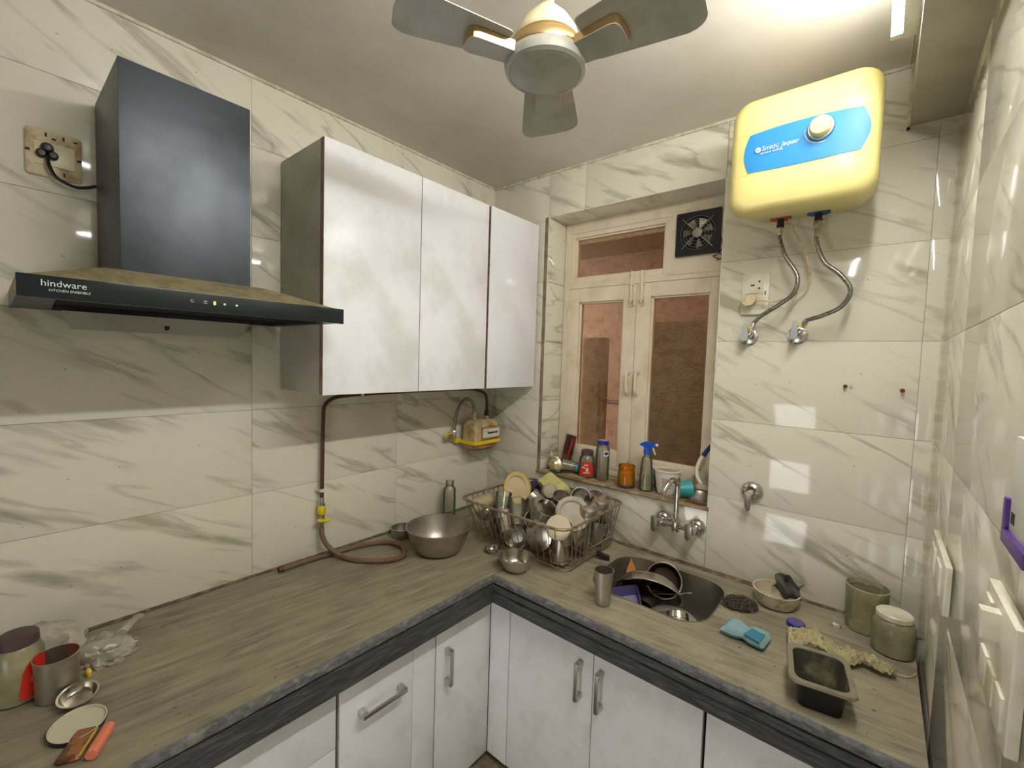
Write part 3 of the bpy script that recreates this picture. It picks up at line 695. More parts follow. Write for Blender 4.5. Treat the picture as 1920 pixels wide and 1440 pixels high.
text('small_lettering', 'KITCHEN ENSEMBLE', 0.0062, 'text_grey', fs, rel(hd, (0.4554, -1.692, 0.8845)), fr, 0.0003, shear=0.2)
ob('lit_icon', B().tube([(0, 0.0028*math.cos(a), 0.0028*math.sin(a)) for a in [0.9+k*0.48 for k in range(12)]], 0.0005, 5), 'text_grey', fs, rel(hd, (0.4556, -1.471, 0.893)))
ob('lit_icon', B().box((0, -0.004, 0.002), (0.0006, 0.004, 0.0028)).box((0, -0.0015, -0.0004), (0.0006, 0.0015, 0.0004)).box((0, -0.004, -0.003), (0.0006, 0.004, -0.0022)), 'text_grey', fs, rel(hd, (0.4554, -1.446, 0.893)))
text('lit_digit', '8', 0.012, 'lit', fs, rel(hd, (0.4554, -1.431, 0.8885)), fr, 0.0003)
for y in (-1.408, -1.383): ob('lit_icon', B().lathe([(0, 0), (0.0026, 0), (0.0026, 0.0006), (0, 0.0006)], 12), 'text_grey', fs, rel(hd, (0.4553, y, 0.8925)), (0, PI/2, 0))
ox = ob('oil_collector', B().loft([[rel(hd, p) for p in ((0.009, -1.645, 0.873), (0.05, -1.645, 0.873), (0.05, -1.215, 0.873), (0.009, -1.215, 0.873))], [rel(hd, p) for p in ((0.009, -1.625, 0.828), (0.04, -1.625, 0.828), (0.04, -1.235, 0.828), (0.009, -1.235, 0.828))]]), 'lam_side', hd)
ob('slot', B().loft([[(0, y, z) for y, z in [(0.006*math.cos(a), 0.006*math.sin(a)+(0.005 if math.sin(a) > 0 else -0.005)) for a in [k*PI/8 for k in range(16)]]], [(0.0035, y, z) for y, z in [(0.006*math.cos(a), 0.006*math.sin(a)+(0.005 if math.sin(a) > 0 else -0.005)) for a in [k*PI/8 for k in range(16)]]]]), 'black', ox, rel(hd, (0.0415, -1.430, 0.848)))

# socket and plug left of the hood
so = thing('wall_socket', 'stained ivory socket without cover, left of the cooker hood', 'socket', (0.0, -1.647, 1.262))
ob('plate', B().loft([[(0.0, y, z) for y, z, _ in rrect(0.100, 0.112, 0.008, 0)], [(0.008, y, z) for y, z, _ in rrect(0.100, 0.112, 0.008, 0)], [(0.010, y, z) for y, z, _ in rrect(0.094, 0.106, 0.007, 0)]]), 'ivory', so)
ob('module', B().box((0.010, -0.035, -0.030), (0.013, 0.037, 0.026)), 'cream', so, bevel=0.001)
for y, z, a, c in ((-0.046, 0.0, .004, .003), (0.045, 0.0, .004, .003), (-0.014, 0.045, .002, .005), (0.017, 0.045, .002, .005), (0.039, 0.044, .004, .002), (0.017, -0.044, .002, .005), (0.0, 0.038, .004, .002)):
    ob('screw_slot', bxm((0.0095, y-a, z-c), (0.0106, y+a, z+c)), 'ink', so)
pg = thing('power_plug', 'black three-pin plug with its cord, in the socket left of the hood', 'plug', (0.013, -1.660, 1.262))
b = B().lathe([(0, 0), (0.012, 0), (0.012, 0.012), (0.009, 0.020), (0, 0.022)], 18, Matrix.Translation((0, 0, 0.010)) @ Matrix.Rotation(PI/2, 4, 'Y'))
for y in (-0.010, 0.010): b.lathe([(0, 0), (0.010, 0), (0.010, 0.010), (0.007, 0.014), (0, 0.015)], 16, Matrix.Translation((0, y, -0.005)) @ Matrix.Rotation(PI/2, 4, 'Y'))
ob('plug_body', b, 'black', pg)
ob('cord', B().tube([(0.014, 0.0, -0.01), (0.020, 0.002, -0.035), (0.012, 0.015, -0.058), (0.010, 0.045, -0.070), (0.010, 0.068, -0.066), (0.012, 0.088, -0.056)], 0.004, 8, smooth=6), 'black', pg)

# ---------------------------------------------------------------- tube light on the beam
tl = thing('tube_light', 'bright white tube light along the beam face under the ceiling', 'lamp', (1.654, -0.42, 1.552))
ob('batten', bxm((-0.027, -1.22, -0.017), (0.0, -0.002, 0.017)), 'white', tl, bevel=0.002)
ob('lamp_tube', B().tube([(-0.034, -1.19, 0), (-0.034, -0.02, 0)], 0.013, 12), 'tube', tl)
for y in (-0.022, -1.205): ob('end_cap', bxm((-0.048, y, -0.015), (0.0, y+0.018, 0.015)), 'white', tl, bevel=0.002)
ob('wire', B().tube([(-0.01, 0.0, 0.01), (0.0, 0.02, 0.025), (-0.006, 0.10, 0.05), (-0.006, 0.20, 0.09), (-0.008, 0.40, 0.13)], 0.003, 6, smooth=4), 'cream', tl)

# ---------------------------------------------------------------- ceiling fan
FX, FY = 1.030, -0.962
fn = thing('ceiling_fan', 'grey three-blade ceiling fan with brass trim and cream motor cup', 'fan', (FX, FY, 1.412))
ob('motor_housing', B().lathe([(0, 0.002), (0.074, 0.0), (0.078, 0.003), (0.080, 0.002), (0.088, 0.006), (0.091, 0.016), (0.090, 0.026), (0.086, 0.030), (0, 0.030)], 48), 'fanblade', fn)
ob('bottom_disc', B().lathe([(0, -0.006), (0.04, -0.0045), (0.066, -0.001), (0.0735, 0.004), (0.0735, 0.006)], 48), 'fanblade', fn)
ob('brass_band', B().lathe([(0.086, 0.030), (0.087, 0.034), (0.084, 0.050), (0.078, 0.056), (0.060, 0.058), (0, 0.058)], 48), 'gold', fn)
ob('motor_cup', B().lathe([(0.058, 0.066), (0.071, 0.066), (0.073, 0.070), (0.066, 0.088), (0.050, 0.112), (0.032, 0.130), (0.022, 0.140), (0.016, 0.143), (0, 0.144)], 48), 'cream', fn)
ob('down_rod', B().tube([(0, 0, 0.14), (0, 0, 0.270)], 0.0095, 16).lathe([(0.0095, 0.150), (0.014, 0.150), (0.014, 0.165), (0.0095, 0.165)], 16), 'white', fn)
ob('ceiling_rose', B().lathe([(0.012, 0.233), (0.03, 0.240), (0.042, 0.2745), (0, 0.2755)], 28), 'cream', fn)
for ang in (123, 3, 243):
    R = Matrix.Rotation(math.radians(ang), 4, 'Z')
    tilt = Matrix.Rotation(math.radians(-9), 4, 'X')
    pts = [(0.108, -0.052), (0.120, -0.060), (0.29, -0.074)]
    pts = [(0.098, -0.048), (0.101, -0.054), (0.107, -0.057), (0.20, -0.068), (0.280, -0.077)] + [(0.288+0.036*math.sin(a), -0.046-0.032*math.cos(a)) for a in (0.3, 0.6, 0.9, 1.2, 1.5)] + [(0.3275, 0.0)] + [(0.288+0.036*math.cos(a), 0.048+0.032*math.sin(a)) for a in (0.1, 0.4, 0.7, 1.0, 1.3)] + [(0.280, 0.081), (0.20, 0.070), (0.107, 0.057), (0.101, 0.054), (0.098, 0.048)]
    ob('blade', B().prism(pts, 0.0018, R @ Matrix.Translation((0, 0, 0.036)) @ tilt), 'fanblade', fn, sharp=30)
    arm = [(0.086, -0.029), (0.166, -0.034), (0.176, -0.031), (0.182, -0.024), (0.184, -0.014), (0.184, 0.014), (0.182, 0.024), (0.176, 0.031), (0.166, 0.034), (0.086, 0.029)]
    ob('blade_arm', B().prism(arm, 0.018, R @ Matrix.Translation((0, 0, 0.0165)) @ tilt), 'gold', fn, sharp=30)
    arm2 = [(x-0.0005, y*0.985) for x, y in arm]
    ob('arm_cover', B().prism(arm2, 0.0015, R @ Matrix.Translation((0, 0, 0.015)) @ tilt), 'fanblade', fn, sharp=30)

# ---------------------------------------------------------------- water heater
HX, HZ = 1.4205, 1.410
wh = thing('water_heater', 'yellowed boxy water heater with a blue control panel, high on the wall', 'water heater', (HX, -0.010, HZ))
def hloop(w_, h_, r, y, dz=0): return [(x, y, z+dz) for x, z, _ in rrect(w_, h_, r, 0, 6)]
b = B()
# gently bowed front: a loft from rear shell to front face
ls = [hloop(0.300, 0.262, 0.035, 0.0, 0.012), hloop(0.316, 0.275, 0.04, -0.02, 0.010), hloop(0.322, 0.278, 0.04, -0.075, 0.010), hloop(0.346, 0.306, 0.045, -0.115, 0.010), hloop(0.356, 0.322, 0.05, -0.19, 0.005), hloop(0.360, 0.338, 0.05, -0.245, 0), hloop(0.356, 0.334, 0.052, -0.264, 0), hloop(0.342, 0.320, 0.050, -0.282, 0), hloop(0.310, 0.288, 0.045, -0.2925, 0), hloop(0.20, 0.19, 0.04, -0.2985, 0), hloop(0.08, 0.08, 0.03, -0.2998, 0)]
ob('shell', b.loft(ls), 'heater', wh, sharp=60)
def front_y(x, z):
    # front surface height of the shell (bowed)
    k = max(abs(x)/0.171, abs(z)/0.160)
    for (k0, y0), (k1, y1) in (((0.0, -0.2998), (0.24, -0.2998)), ((0.24, -0.2998), (0.59, -0.2985)), ((0.59, -0.2985), (0.905, -0.2925)), ((0.905, -0.2925), (1.0, -0.282))):
        if k <= k1: return y0+(y1-y0)*(k-k0)/(k1-k0)
    return -0.275
def skin(name, outline, off, mt, parent, cx=0, cz=0):
    """a thin panel that follows the bowed front: fan of rings toward the centre"""
    rings = []
    for s in (1.0, 0.93, 0.8, 0.6, 0.4, 0.2, 0.05):
        rings.append([(cx+(x-cx)*s, front_y(cx+(x-cx)*s, cz+(z-cz)*s)-off, cz+(z-cz)*s) for x, z in outline])
    edge = [(x, front_y(x, z)+0.004, z) for x, z in outline]
    return ob(name, B().loft([edge]+rings, cap0=False), mt, parent, sharp=60)
# panel: arcs at both ends, straight slightly converging long sides
out = []
for k in range(9): t = k/8; out.append((-0.122 + 0.262*t, 0.054+0.006*math.sin(PI*t)))
for k in range(1, 8): t = k/8; out.append((0.140 + 0.018*math.sin(PI*t), 0.054 - 0.108*t))
for k in range(9): t = k/8; out.append((0.140 - 0.262*t, -0.054-0.004*math.sin(PI*t)))
for k in range(1, 8): t = k/8; out.append((-0.122 - 0.014*math.sin(PI*t), -0.054 + 0.108*t))
pn = skin('control_panel', out, 0.0018, 'blue', wh, 0.01, 0)
for z in (0.060, -0.060):
    ob('groove_line', B().tube([(x, front_y(x, z)-0.0002, z+0.004*math.copysign(math.cos(x*9), z)-0.003*math.copysign(1, z)) for x in [-0.168+0.012*k for k in range(29)]], 0.0007, 5), mat('groove_line', srgb(214, 196, 110), 0.5) if z > 0 else 'cream', wh)
kb = ob('dial_rim', B().lathe([(0, 0), (0.031, 0), (0.031, 0.006), (0.029, 0.009), (0, 0.009)], 36), 'nickel', wh, (0.052, -0.3010, 0.022), (PI/2, 0, 0))
ob('dial', B().lathe([(0, 0), (0.026, 0), (0.025, 0.014), (0.022, 0.018), (0, 0.020)], 36), 'heater', kb, (0, 0, 0.009))
ob('indicator_lamp', B().lathe([(0, 0), (0.0032, 0), (0.0025, 0.001), (0, 0.001)], 14), 'cream', kb, (0.012, 0.004, 0.0275))
ob('dial_scale', B().tube([(0.052+0.037*math.cos(a), -0.3022, 0.022+0.037*math.sin(a)) for a in [math.radians(170+k*8) for k in range(16)]], 0.0011, 5), 'label_white', wh)
text('brand_lettering', 'Smith|', 0.0175, 'label_white', pn, (-0.088, -0.3028, 0.0), (PI/2, 0, 0), 0.0003, squash=0.95)
text('brand_lettering', 'Jaquar', 0.0175, 'label_white', pn, (-0.040, -0.3028, 0.0005), (PI/2, 0, 0), 0.0003, shear=0.3, squash=0.95)
text('small_lettering', 'QUICK SERIES', 0.0068, 'label_white', pn, (-0.092, -0.3028, -0.0095), (PI/2, 0, 0), 0.0003, squash=1.35)
ob('emblem', B().lathe([(0, 0), (0.0075, 0), (0.0075, 0.0006), (0, 0.0006)], 24), 'label_white', pn, (-0.098, -0.3018, 0.005), (PI/2, 0, 0))
text('small_lettering', 'AO', 0.0080, 'blue', pn, (-0.1035, -0.3030, 0.0022), (PI/2, 0, 0), 0.0004)
for x, mt in ((-0.071, 'red_ring'), (0.033, 'blue_ring')):
    ob('pipe_collar', B().lathe([(0.010, 0.0), (0.030, 0.0), (0.031, -0.004), (0.010, -0.005)], 28), mt, wh, (x, -0.055, -0.1285))
    ob('pipe_stub', B().lathe([(0, -0.004), (0.010, -0.004), (0.010, -0.020), (0.011, -0.020), (0.011, -0.032), (0, -0.032)], 12), 'black', wh, (x, -0.055, -0.1285))
def flex(name, label, pts, r=0.0068, mt='braid'):
    o = thing(name, label, 'hose' if mt == 'braid' else 'cord', pts[0])
    P = [rel(o, p) for p in pts]
    ob('braided_tube' if mt == 'braid' else 'cable', B().tube(P, r, 10, smooth=8), mt, o)
    if mt == 'braid':
        for a, c in ((P[0], P[1]), (P[-1], P[-2])):
            d_ = (Vector(c)-Vector(a)).normalized()
            ob('end_nut', B().tube([Vector(a)-d_*0.002, Vector(a)+d_*0.014], 0.0095, 6).tube([Vector(a)+d_*0.014, Vector(a)+d_*0.026], 0.008, 12), 'chrome', o)
    return o
flex('flexible_hose', 'braided steel hose hanging from the heater\'s red collar', [(1.3495, -0.065, 1.250), (1.350, -0.066, 1.215), (1.372, -0.080, 1.150), (1.409, -0.085, 1.085), (1.404, -0.085, 1.030), (1.362, -0.080, 0.993), (1.310, -0.062, 0.962), (1.286, -0.050, 0.938), (1.280, -0.045, 0.916)])
flex('flexible_hose', 'braided steel hose hanging from the heater\'s blue collar', [(1.4535, -0.065, 1.228), (1.4535, -0.070, 1.190), (1.477, -0.080, 1.122), (1.520, -0.085, 1.078), (1.549, -0.085, 1.028), (1.530, -0.080, 0.980), (1.480, -0.070, 0.954), (1.440, -0.055, 0.942), (1.430, -0.045, 0.924)])
inlet = ob('inlet_valve', B().lathe([(0, 0), (0.009, 0), (0.012, 0.010), (0.011, 0.024), (0.009, 0.028), (0, 0.028)], 14).tube([(0.008, 0, 0.02), (0.018, 0, 0.022)], 0.004), 'steel_dull', wh, (0.033, -0.055, -0.180))
def angle_valve(x, z, label):
    o = thing('angle_valve', label, 'valve', (x, -0.0005, z), group=None)
    ob('wall_flange', B().lathe([(0, 0), (0.030, 0), (0.0295, 0.004), (0.022, 0.008), (0.0, 0.009)], 32), 'chrome', o, rot=(PI/2, 0, 0))
    ob('body', B().tube([(0, -0.005, 0), (0, -0.048, 0)], 0.011, 14).tube([(0, -0.038, 0), (0.012, -0.042, 0.010), (0.014, -0.043, 0.018)], 0.009, 12), 'chrome', o)
    lv_ = [(-0.010, -0.016), (0.010, -0.016), (0.011, 0.0), (0.005, 0.046), (-0.005, 0.046), (-0.011, 0.0)]
    ob('lever', B().prism(lv_, 0.009), mat('grey_lever', srgb(168, 172, 172), 0.35), o, (-0.004, -0.048, 0.0), (PI/2, 0, 0), bevel=0.002)
    ob('seal_ring', B().lathe([(0, 0), (0.0115, 0), (0.0115, 0.007), (0, 0.007)], 16), 'yellow', o, (0.014, -0.043, 0.024))
angle_valve(1.263, 0.893, 'chrome angle valve on the wall below the white socket plate')
angle_valve(1.411, 0.898, 'chrome angle valve right of its twin, fed by the blue-collar hose')
# socket with ivory plug
s2o = thing('wall_socket', 'white vertical socket plate beside the window with an ivory plug below', 'socket', (1.276, 0, 1.045))
ob('plate', B().loft([[(x, 0, z) for x, z, _ in rrect(0.088, 0.145, 0.004, 0)], [(x, -0.009, z) for x, z, _ in rrect(0.088, 0.145, 0.004, 0)], [(x, -0.011, z) for x, z, _ in rrect(0.083, 0.140, 0.004, 0)]]), 'white', s2o)
ob('socket_insert', bxm((-0.030, -0.0135, 0.0), (0.026, -0.010, 0.056)), 'white', s2o, bevel=0.001)
ob('switch_insert', bxm((-0.030, -0.0145, -0.052), (0.026, -0.010, -0.003)), 'white', s2o, bevel=0.001)
for x, z, r in ((-0.012, 0.030, 0.0035), (-0.006, 0.030, 0.0035), (0.012, 0.042, 0.0035), (0.012, 0.018, 0.0035)): ob('pin_hole', B().lathe([(0, 0), (r, 0), (r, 0.0006), (0, 0.0006)], 12), 'ink', s2o, (x, -0.0134, z), (PI/2, 0, 0))
ob('indicator', bxm((0.030, -0.0118, -0.006), (0.033, -0.0105, 0.008)), 'ink', s2o)
ip = thing('heater_plug', 'ivory three-pin plug with its cable, in the white socket beside the window', 'plug', (1.262, -0.014, 1.022))
ob('plug_body', B().prism([(-0.022, -0.010), (-0.010, -0.022), (0.012, -0.020), (0.022, -0.006), (0.022, 0.010), (0.010, 0.018), (-0.014, 0.016), (-0.022, 0.006)], 0.030), 'ivory', ip, (0, 0, 0), (PI/2, 0, 0), bevel=0.004)
P0 = Vector((1.262, -0.014, 1.022))
ob('cable', B().tube([Vector(p)-P0 for p in ((1.280, -0.032, 1.018), (1.305, -0.038, 1.016), (1.346, -0.040, 1.012), (1.400, -0.040, 1.028), (1.440, -0.045, 1.075), (1.424, -0.055, 1.160), (1.392, -0.060, 1.225), (1.372, -0.055, 1.278))], 0.0034, 8, smooth=7), 'ivory', ip)

# stub tap right of the mixer
st = thing('stop_cock', 'round chrome stop cock with a drooping grey lever on the wall', 'tap', (1.304, -0.0005, 0.338))
ob('wall_flange', B().lathe([(0, 0), (0.037, 0), (0.0365, 0.006), (0.028, 0.018), (0.016, 0.022), (0, 0.022)], 36), 'chrome', st, rot=(PI/2, 0, 0))
ob('spindle', B().tube([(0, -0.02, 0), (0, -0.062, 0)], 0.010, 14), 'ivory', st)
ob('lever', B().prism([(-0.011, 0.012), (0.011, 0.012), (0.012, -0.01), (0.006, -0.055), (-0.002, -0.062), (-0.010, -0.045)], 0.012), 'steel_dull', st, (0, -0.060, 0), (PI/2 + 0.25, 0, 0), bevel=0.003)
# screws in the wall
for x, z, lb in ((1.550, 0.733, 'rusty screw with a white plug in the wall, left one'), (1.687, 0.729, 'rusty screw stub in the wall, right one')):
    tag(ob('screw', B().tube([(0, 0.002, 0), (0, -0.012, 0.001)], 0.0035, 8).lathe([(0, 0), (0.006, 0), (0.005, 0.003), (0, 0.004)], 12, Matrix.Translation((0, -0.012, 0.001)) @ Matrix.Rotation(PI/2, 4, 'X')), 'rust', loc=(x, 0, z)), lb, 'screw')
tag(ob('wall_plug', B().lathe([(0, 0), (0.0045, 0), (0.0045, 0.003), (0.002, 0.003), (0.002, 0.001)], 14), 'label_white', loc=(1.564, -0.0005, 0.735), rot=(PI/2, 0, 0)), 'small grey plastic wall plug beside the left rusty screw', 'wall plug')

# ---------------------------------------------------------------- mixer tap
mx = thing('mixer_tap', 'chrome wall-mounted mixer tap with a swan spout above the sink', 'tap', (1.055, -0.0005, 0.150))
for s in (-1, 1):
    ob('wall_flange', B().lathe([(0, 0), (0.034, 0), (0.033, 0.006), (0.024, 0.018), (0.015, 0.022), (0, 0.022)], 36), 'chrome', mx, (s*0.066, 0, 0.006), (PI/2, 0, 0))
    ob('valve_body', B().tube([(s*0.066, -0.015, 0.006), (s*0.066, -0.070, 0.006)], 0.014, 16), 'chrome', mx)
    ob('lever', B().prism([(-0.013, 0.028), (0.004, 0.034), (0.014, 0.020), (0.013, -0.020), (0.002, -0.036), (-0.012, -0.026)], 0.014), 'nickel', mx, (s*0.066-0.006, -0.072, 0.006), (PI/2, 0, -0.2), bevel=0.004)
ob('bridge', B().tube([(-0.066, -0.045, 0.006), (0.066, -0.045, 0.006)], 0.010, 14).lathe([(0, -0.02), (0.016, -0.02), (0.018, 0.0), (0.016, 0.022), (0.013, 0.03), (0, 0.03)], 18, Matrix.Translation((0, -0.045, 0.006))), 'chrome', mx)
ob('spout', B().tube([(0, -0.045, 0.03), (0, -0.046, 0.10), (0, -0.047, 0.160), (-0.002, -0.052, 0.178), (-0.008, -0.072, 0.190), (-0.014, -0.100, 0.186), (-0.020, -0.125, 0.164), (-0.024, -0.138, 0.138)], 0.0105, 14, smooth=5), 'chrome', mx)

# ---------------------------------------------------------------- gas line
gm = thing('gas_meter', 'grimy cream gas meter on a yellow bracket under the wall cabinet', 'gas meter', (0.0, -0.145, 0.40))
def gl(y0, y1, x0, x1, r, z): return rrect(x1-x0, y1-y0, r, z-0.40, 4, (x0+x1)/2, (y0+y1)/2+0.145)
ob('body', B().loft([gl(-0.232, -0.060, 0.028, 0.128, 0.015, 0.372), gl(-0.232, -0.060, 0.028, 0.128, 0.02, 0.455), gl(-0.222, -0.070, 0.034, 0.118, 0.025, 0.470), gl(-0.205, -0.085, 0.045, 0.105, 0.02, 0.474)]), 'meter', gm)
ob('base_pan', B().loft([gl(-0.200, -0.085, 0.045, 0.110, 0.02, 0.322), gl(-0.230, -0.062, 0.030, 0.126, 0.03, 0.336), gl(-0.234, -0.058, 0.027, 0.130, 0.015, 0.371)]), 'meter_lid', gm)
b = B(); o_ = gl(-0.240, -0.052, 0.022, 0.136, 0.004, 0.357); o2 = gl(-0.240, -0.052, 0.022, 0.136, 0.004, 0.375); i_ = gl(-0.236, -0.056, 0.026, 0.132, 0.004, 0.375); i2 = gl(-0.236, -0.056, 0.026, 0.132, 0.004, 0.357)
b.loft([o_, o2, i_, i2, o_], cap0=False, cap1=False)
ob('bracket', b, 'yellow', gm)
ob('bracket_tab', bxm((0.0, -0.125, -0.040), (0.030, -0.092, -0.020)), 'yellow', gm, bevel=0.001)
ob('index_cover', bxm((0.128, -0.050, -0.018), (0.140, 0.078, 0.044)), 'meter_lid', gm, bevel=0.003)
ob('index_face', bxm((0.1395, -0.046, -0.010), (0.1410, 0.074, 0.034)), 'label_white', gm)
ob('index_digits', bxm((0.1408, -0.014, 0.008), (0.1415, 0.030, 0.017)), 'ink', gm); ob('index_decimals', bxm((0.1408, 0.030, 0.008), (0.1415, 0.062, 0.017)), 'red_dark', gm)
text('small_lettering', 'm3  0.038', 0.009, 'ink', gm, (0.1412, -0.040, 0.020), fr, 0.0002)
for y in (-0.050, 0.040): ob('port_nut', B().lathe([(0, 0), (0.014, 0), (0.014, 0.012), (0.011, 0.018), (0, 0.018)], 6), 'meter_lid', gm, (0.078, y, 0.072))
fh = thing('gas_inlet_hose', 'steel hose looping from the wall valve over into the gas meter', 'hose', (0.03, -0.29, 0.40))
ob('braided_tube', B().tube([rel(fh, p) for p in ((0.036, -0.290, 0.412), (0.036, -0.285, 0.470), (0.040, -0.262, 0.545), (0.050, -0.225, 0.580), (0.065, -0.195, 0.560), (0.078, -0.195, 0.520), (0.078, -0.195, 0.492))], 0.0075, 10, smooth=7), 'braid', fh)
ob('end_nut', B().lathe([(0, -0.012), (0.012, -0.012), (0.012, 0.010), (0.009, 0.014), (0, 0.014)], 6), 'chrome', fh, rel(fh, (0.036, -0.290, 0.412)))
ob('end_nut', B().lathe([(0, -0.003), (0.010, -0.003), (0.012, 0.008), (0.009, 0.020), (0, 0.02)], 8), 'steel_dull', fh, rel(fh, (0.078, -0.195, 0.494)))
gv = thing('gas_valve', 'brass gas valve with a yellow butterfly handle, left of the meter', 'valve', (0.02, -0.325, 0.395))
ob('valve_body', B().tube([(-0.018, 0, 0), (0.016, 0, 0)], 0.010, 12).tube([(0.014, -0.015, 0), (0.014, 0.036, 0)], 0.010, 12).tube([(0.014, 0.035, -0.008), (0.014, 0.035, 0.008)], 0.012, 10), 'nickel', gv)
ob('butterfly_handle', B().prism([(-0.024, -0.004), (-0.012, -0.008), (0, -0.004), (0.012, -0.008), (0.024, -0.004), (0.024, 0.004), (0.012, 0.008), (0, 0.005), (-0.012, 0.008), (-0.024, 0.004)], 0.004, Matrix.Translation((0.020, -0.006, 0.014)) @ Matrix.Rotation(0.5, 4, 'X') @ Matrix.Rotation(PI/2, 4, 'Z')), 'yellow', gv)
gp = thing('gas_pipe', 'brown copper gas pipe running under the cabinet and down the wall', 'pipe', (0.02, -0.953, 0.25))
ob('pipe_run', B().tube([rel(gp, p) for p in ((0.078, -0.105, 0.500), (0.078, -0.105, 0.560), (0.074, -0.115, 0.602), (0.055, -0.150, 0.622), (0.030, -0.20, 0.628), (0.024, -0.40, 0.629), (0.022, -0.65, 0.627), (0.022, -0.85, 0.622), (0.022, -0.915, 0.612), (0.022, -0.945, 0.585), (0.022, -0.950, 0.54), (0.022, -0.952, 0.40), (0.022, -0.953, 0.235))], 0.0072, 10, smooth=6), 'copper', gp)
ob('pipe_fitting', B().lathe([(0, 0), (0.012, 0), (0.012, 0.018), (0.010, 0.02), (0.010, 0.032), (0, 0.032)], 10), 'black', gp, rel(gp, (0.078, -0.105, 0.490)))
for p, ax in (((0.020, -0.79, 0.624), 0), ((0.020, -0.27, 0.628), 0), ((0.020, -0.953, 0.262), 1)):
    b = B().lathe([(0.0075, -0.006), (0.0115, -0.006), (0.0115, 0.006), (0.0075, 0.006), (0.0075, -0.006)], 16)
    b.box((-0.012, -0.018 if ax else -0.004, -0.005), (-0.008, 0.018 if ax else 0.018, 0.005))
    ob('pipe_clip', b, 'white', gp, rel(gp, p), (0, 0, 0) if ax else (PI/2, 0, 0))
g2 = thing('gas_tap', 'yellow gas tap joining the copper pipe to the rubber hose', 'valve', (0.024, -0.955, 0.17))
ob('tap_body', B().lathe([(0, -0.058), (0.008, -0.058), (0.008, -0.040), (0.012, -0.034), (0.012, -0.006), (0.008, -0.004), (0.008, 0.002), (0, 0.002)], 14), 'nickel', g2)
ob('connector_sleeve', B().lathe([(0.0, 0.0), (0.013, 0.0), (0.016, 0.008), (0.016, 0.028), (0.012, 0.034), (0, 0.034)], 16), 'yellow', g2)
ob('collar', B().lathe([(0, 0.034), (0.013, 0.034), (0.013, 0.042), (0.009, 0.044), (0.009, 0.066), (0, 0.066)], 14), 'chrome', g2)
ob('butterfly_handle', B().prism([(-0.026, -0.004), (-0.014, -0.009), (0, -0.005), (0.014, -0.009), (0.026, -0.003), (0.026, 0.004), (0.014, 0.009), (0, 0.006), (-0.014, 0.009), (-0.026, 0.004)], 0.004, Matrix.Translation((0.014, 0, -0.024)) @ Matrix.Rotation(-0.25, 4, 'X') @ Matrix.Rotation(0.5, 4, 'Y') @ Matrix.Rotation(PI/2, 4, 'Z')), 'yellow', g2)
rh = thing('rubber_hose', 'reddish-brown rubber gas hose looped on the worktop against the wall', 'hose', (0.1, -0.9, 0.0))
ob('hose', B().tube([rel(rh, p) for p in ((0.026, -0.955, 0.118), (0.034, -0.955, 0.085), (0.052, -0.940, 0.045), (0.095, -0.915, 0.016), (0.165, -0.885, 0.0105), (0.235, -0.825, 0.0105), (0.262, -0.763, 0.0105), (0.225, -0.715, 0.0105), (0.160, -0.695, 0.0105), (0.095, -0.725, 0.0105), (0.060, -0.80, 0.0105), (0.048, -0.868, 0.0105), (0.040, -0.97, 0.0105), (0.036, -1.04, 0.0105), (0.036, -1.105, 0.0105))], 0.0092, 10, smooth=6), 'hose', rh)
ob('hose_end', B().tube([rel(rh, (0.036, -1.100, 0.010)), rel(rh, (0.036, -1.116, 0.010))], 0.0105, 12), 'copper', rh)

# ---------------------------------------------------------------- switches on the right wall
def board(name, label, y0, y1, z0, z1, rockers):
    o = thing(name, label, 'switchboard', (W, (y0+y1)/2, (z0+z1)/2))
    hy, hz = (y1-y0)/2, (z1-z0)/2
    ob('plate', bxm((-0.011, -hy, -hz), (0.0, hy, hz)), 'white', o, bevel=0.0025)
    for k, (cy, cz, a, c, t) in enumerate(rockers):
        ob('rocker' if t < 0.02 else 'knob', bxm((-0.011-t, cy-a, cz-c), (-0.010, cy+a, cz+c)) if t < 0.02 else B().lathe([(0, 0), (a, 0), (a*0.9, t), (0, t)], 20, Matrix.Translation((-0.010, cy, cz)) @ Matrix.Rotation(-PI/2, 4, 'Y')), 'white', o, bevel=0.001 if t < 0.02 else 0)
    return o
board('switchboard', 'small white switch plate on the right wall above the jars', -0.585, -0.315, 0.315, 0.412, [(0.06, 0, 0.035, 0.03, 0.004), (-0.05, 0, 0.035, 0.03, 0.004)])
board('switchboard', 'large white switchboard with a round regulator knob, nearest on right wall', -1.118, -0.972, 0.402, 0.535, [(-0.006, 0.040, 0.009, 0.016, 0.016), (0.045, 0.034, 0.018, 0.018, 0.003), (0.046, -0.032, 0.018, 0.018, 0.003), (0.003, -0.032, 0.018, 0.018, 0.003), (-0.042, -0.032, 0.018, 0.018, 0.003)])
wc = thing('wall_calendar', 'purple-bordered white printed card hanging at the right photo edge', 'card', (W, -1.085, 0.66))
ob('card', bxm((-0.010, -0.045, -0.052), (-0.001, 0.045, 0.06)), 'label_white', wc, bevel=0.001)
ob('border', bxm((-0.014, -0.05, -0.060), (-0.001, 0.052, -0.044)), 'purple2', wc, bevel=0.001); ob('border', bxm((-0.014, 0.040, -0.044), (-0.001, 0.052, -0.01)), 'purple2', wc, bevel=0.001)
ob('printed_mark', bxm((-0.0106, 0.018, -0.034), (-0.010, 0.032, -0.022)), 'ink', wc)
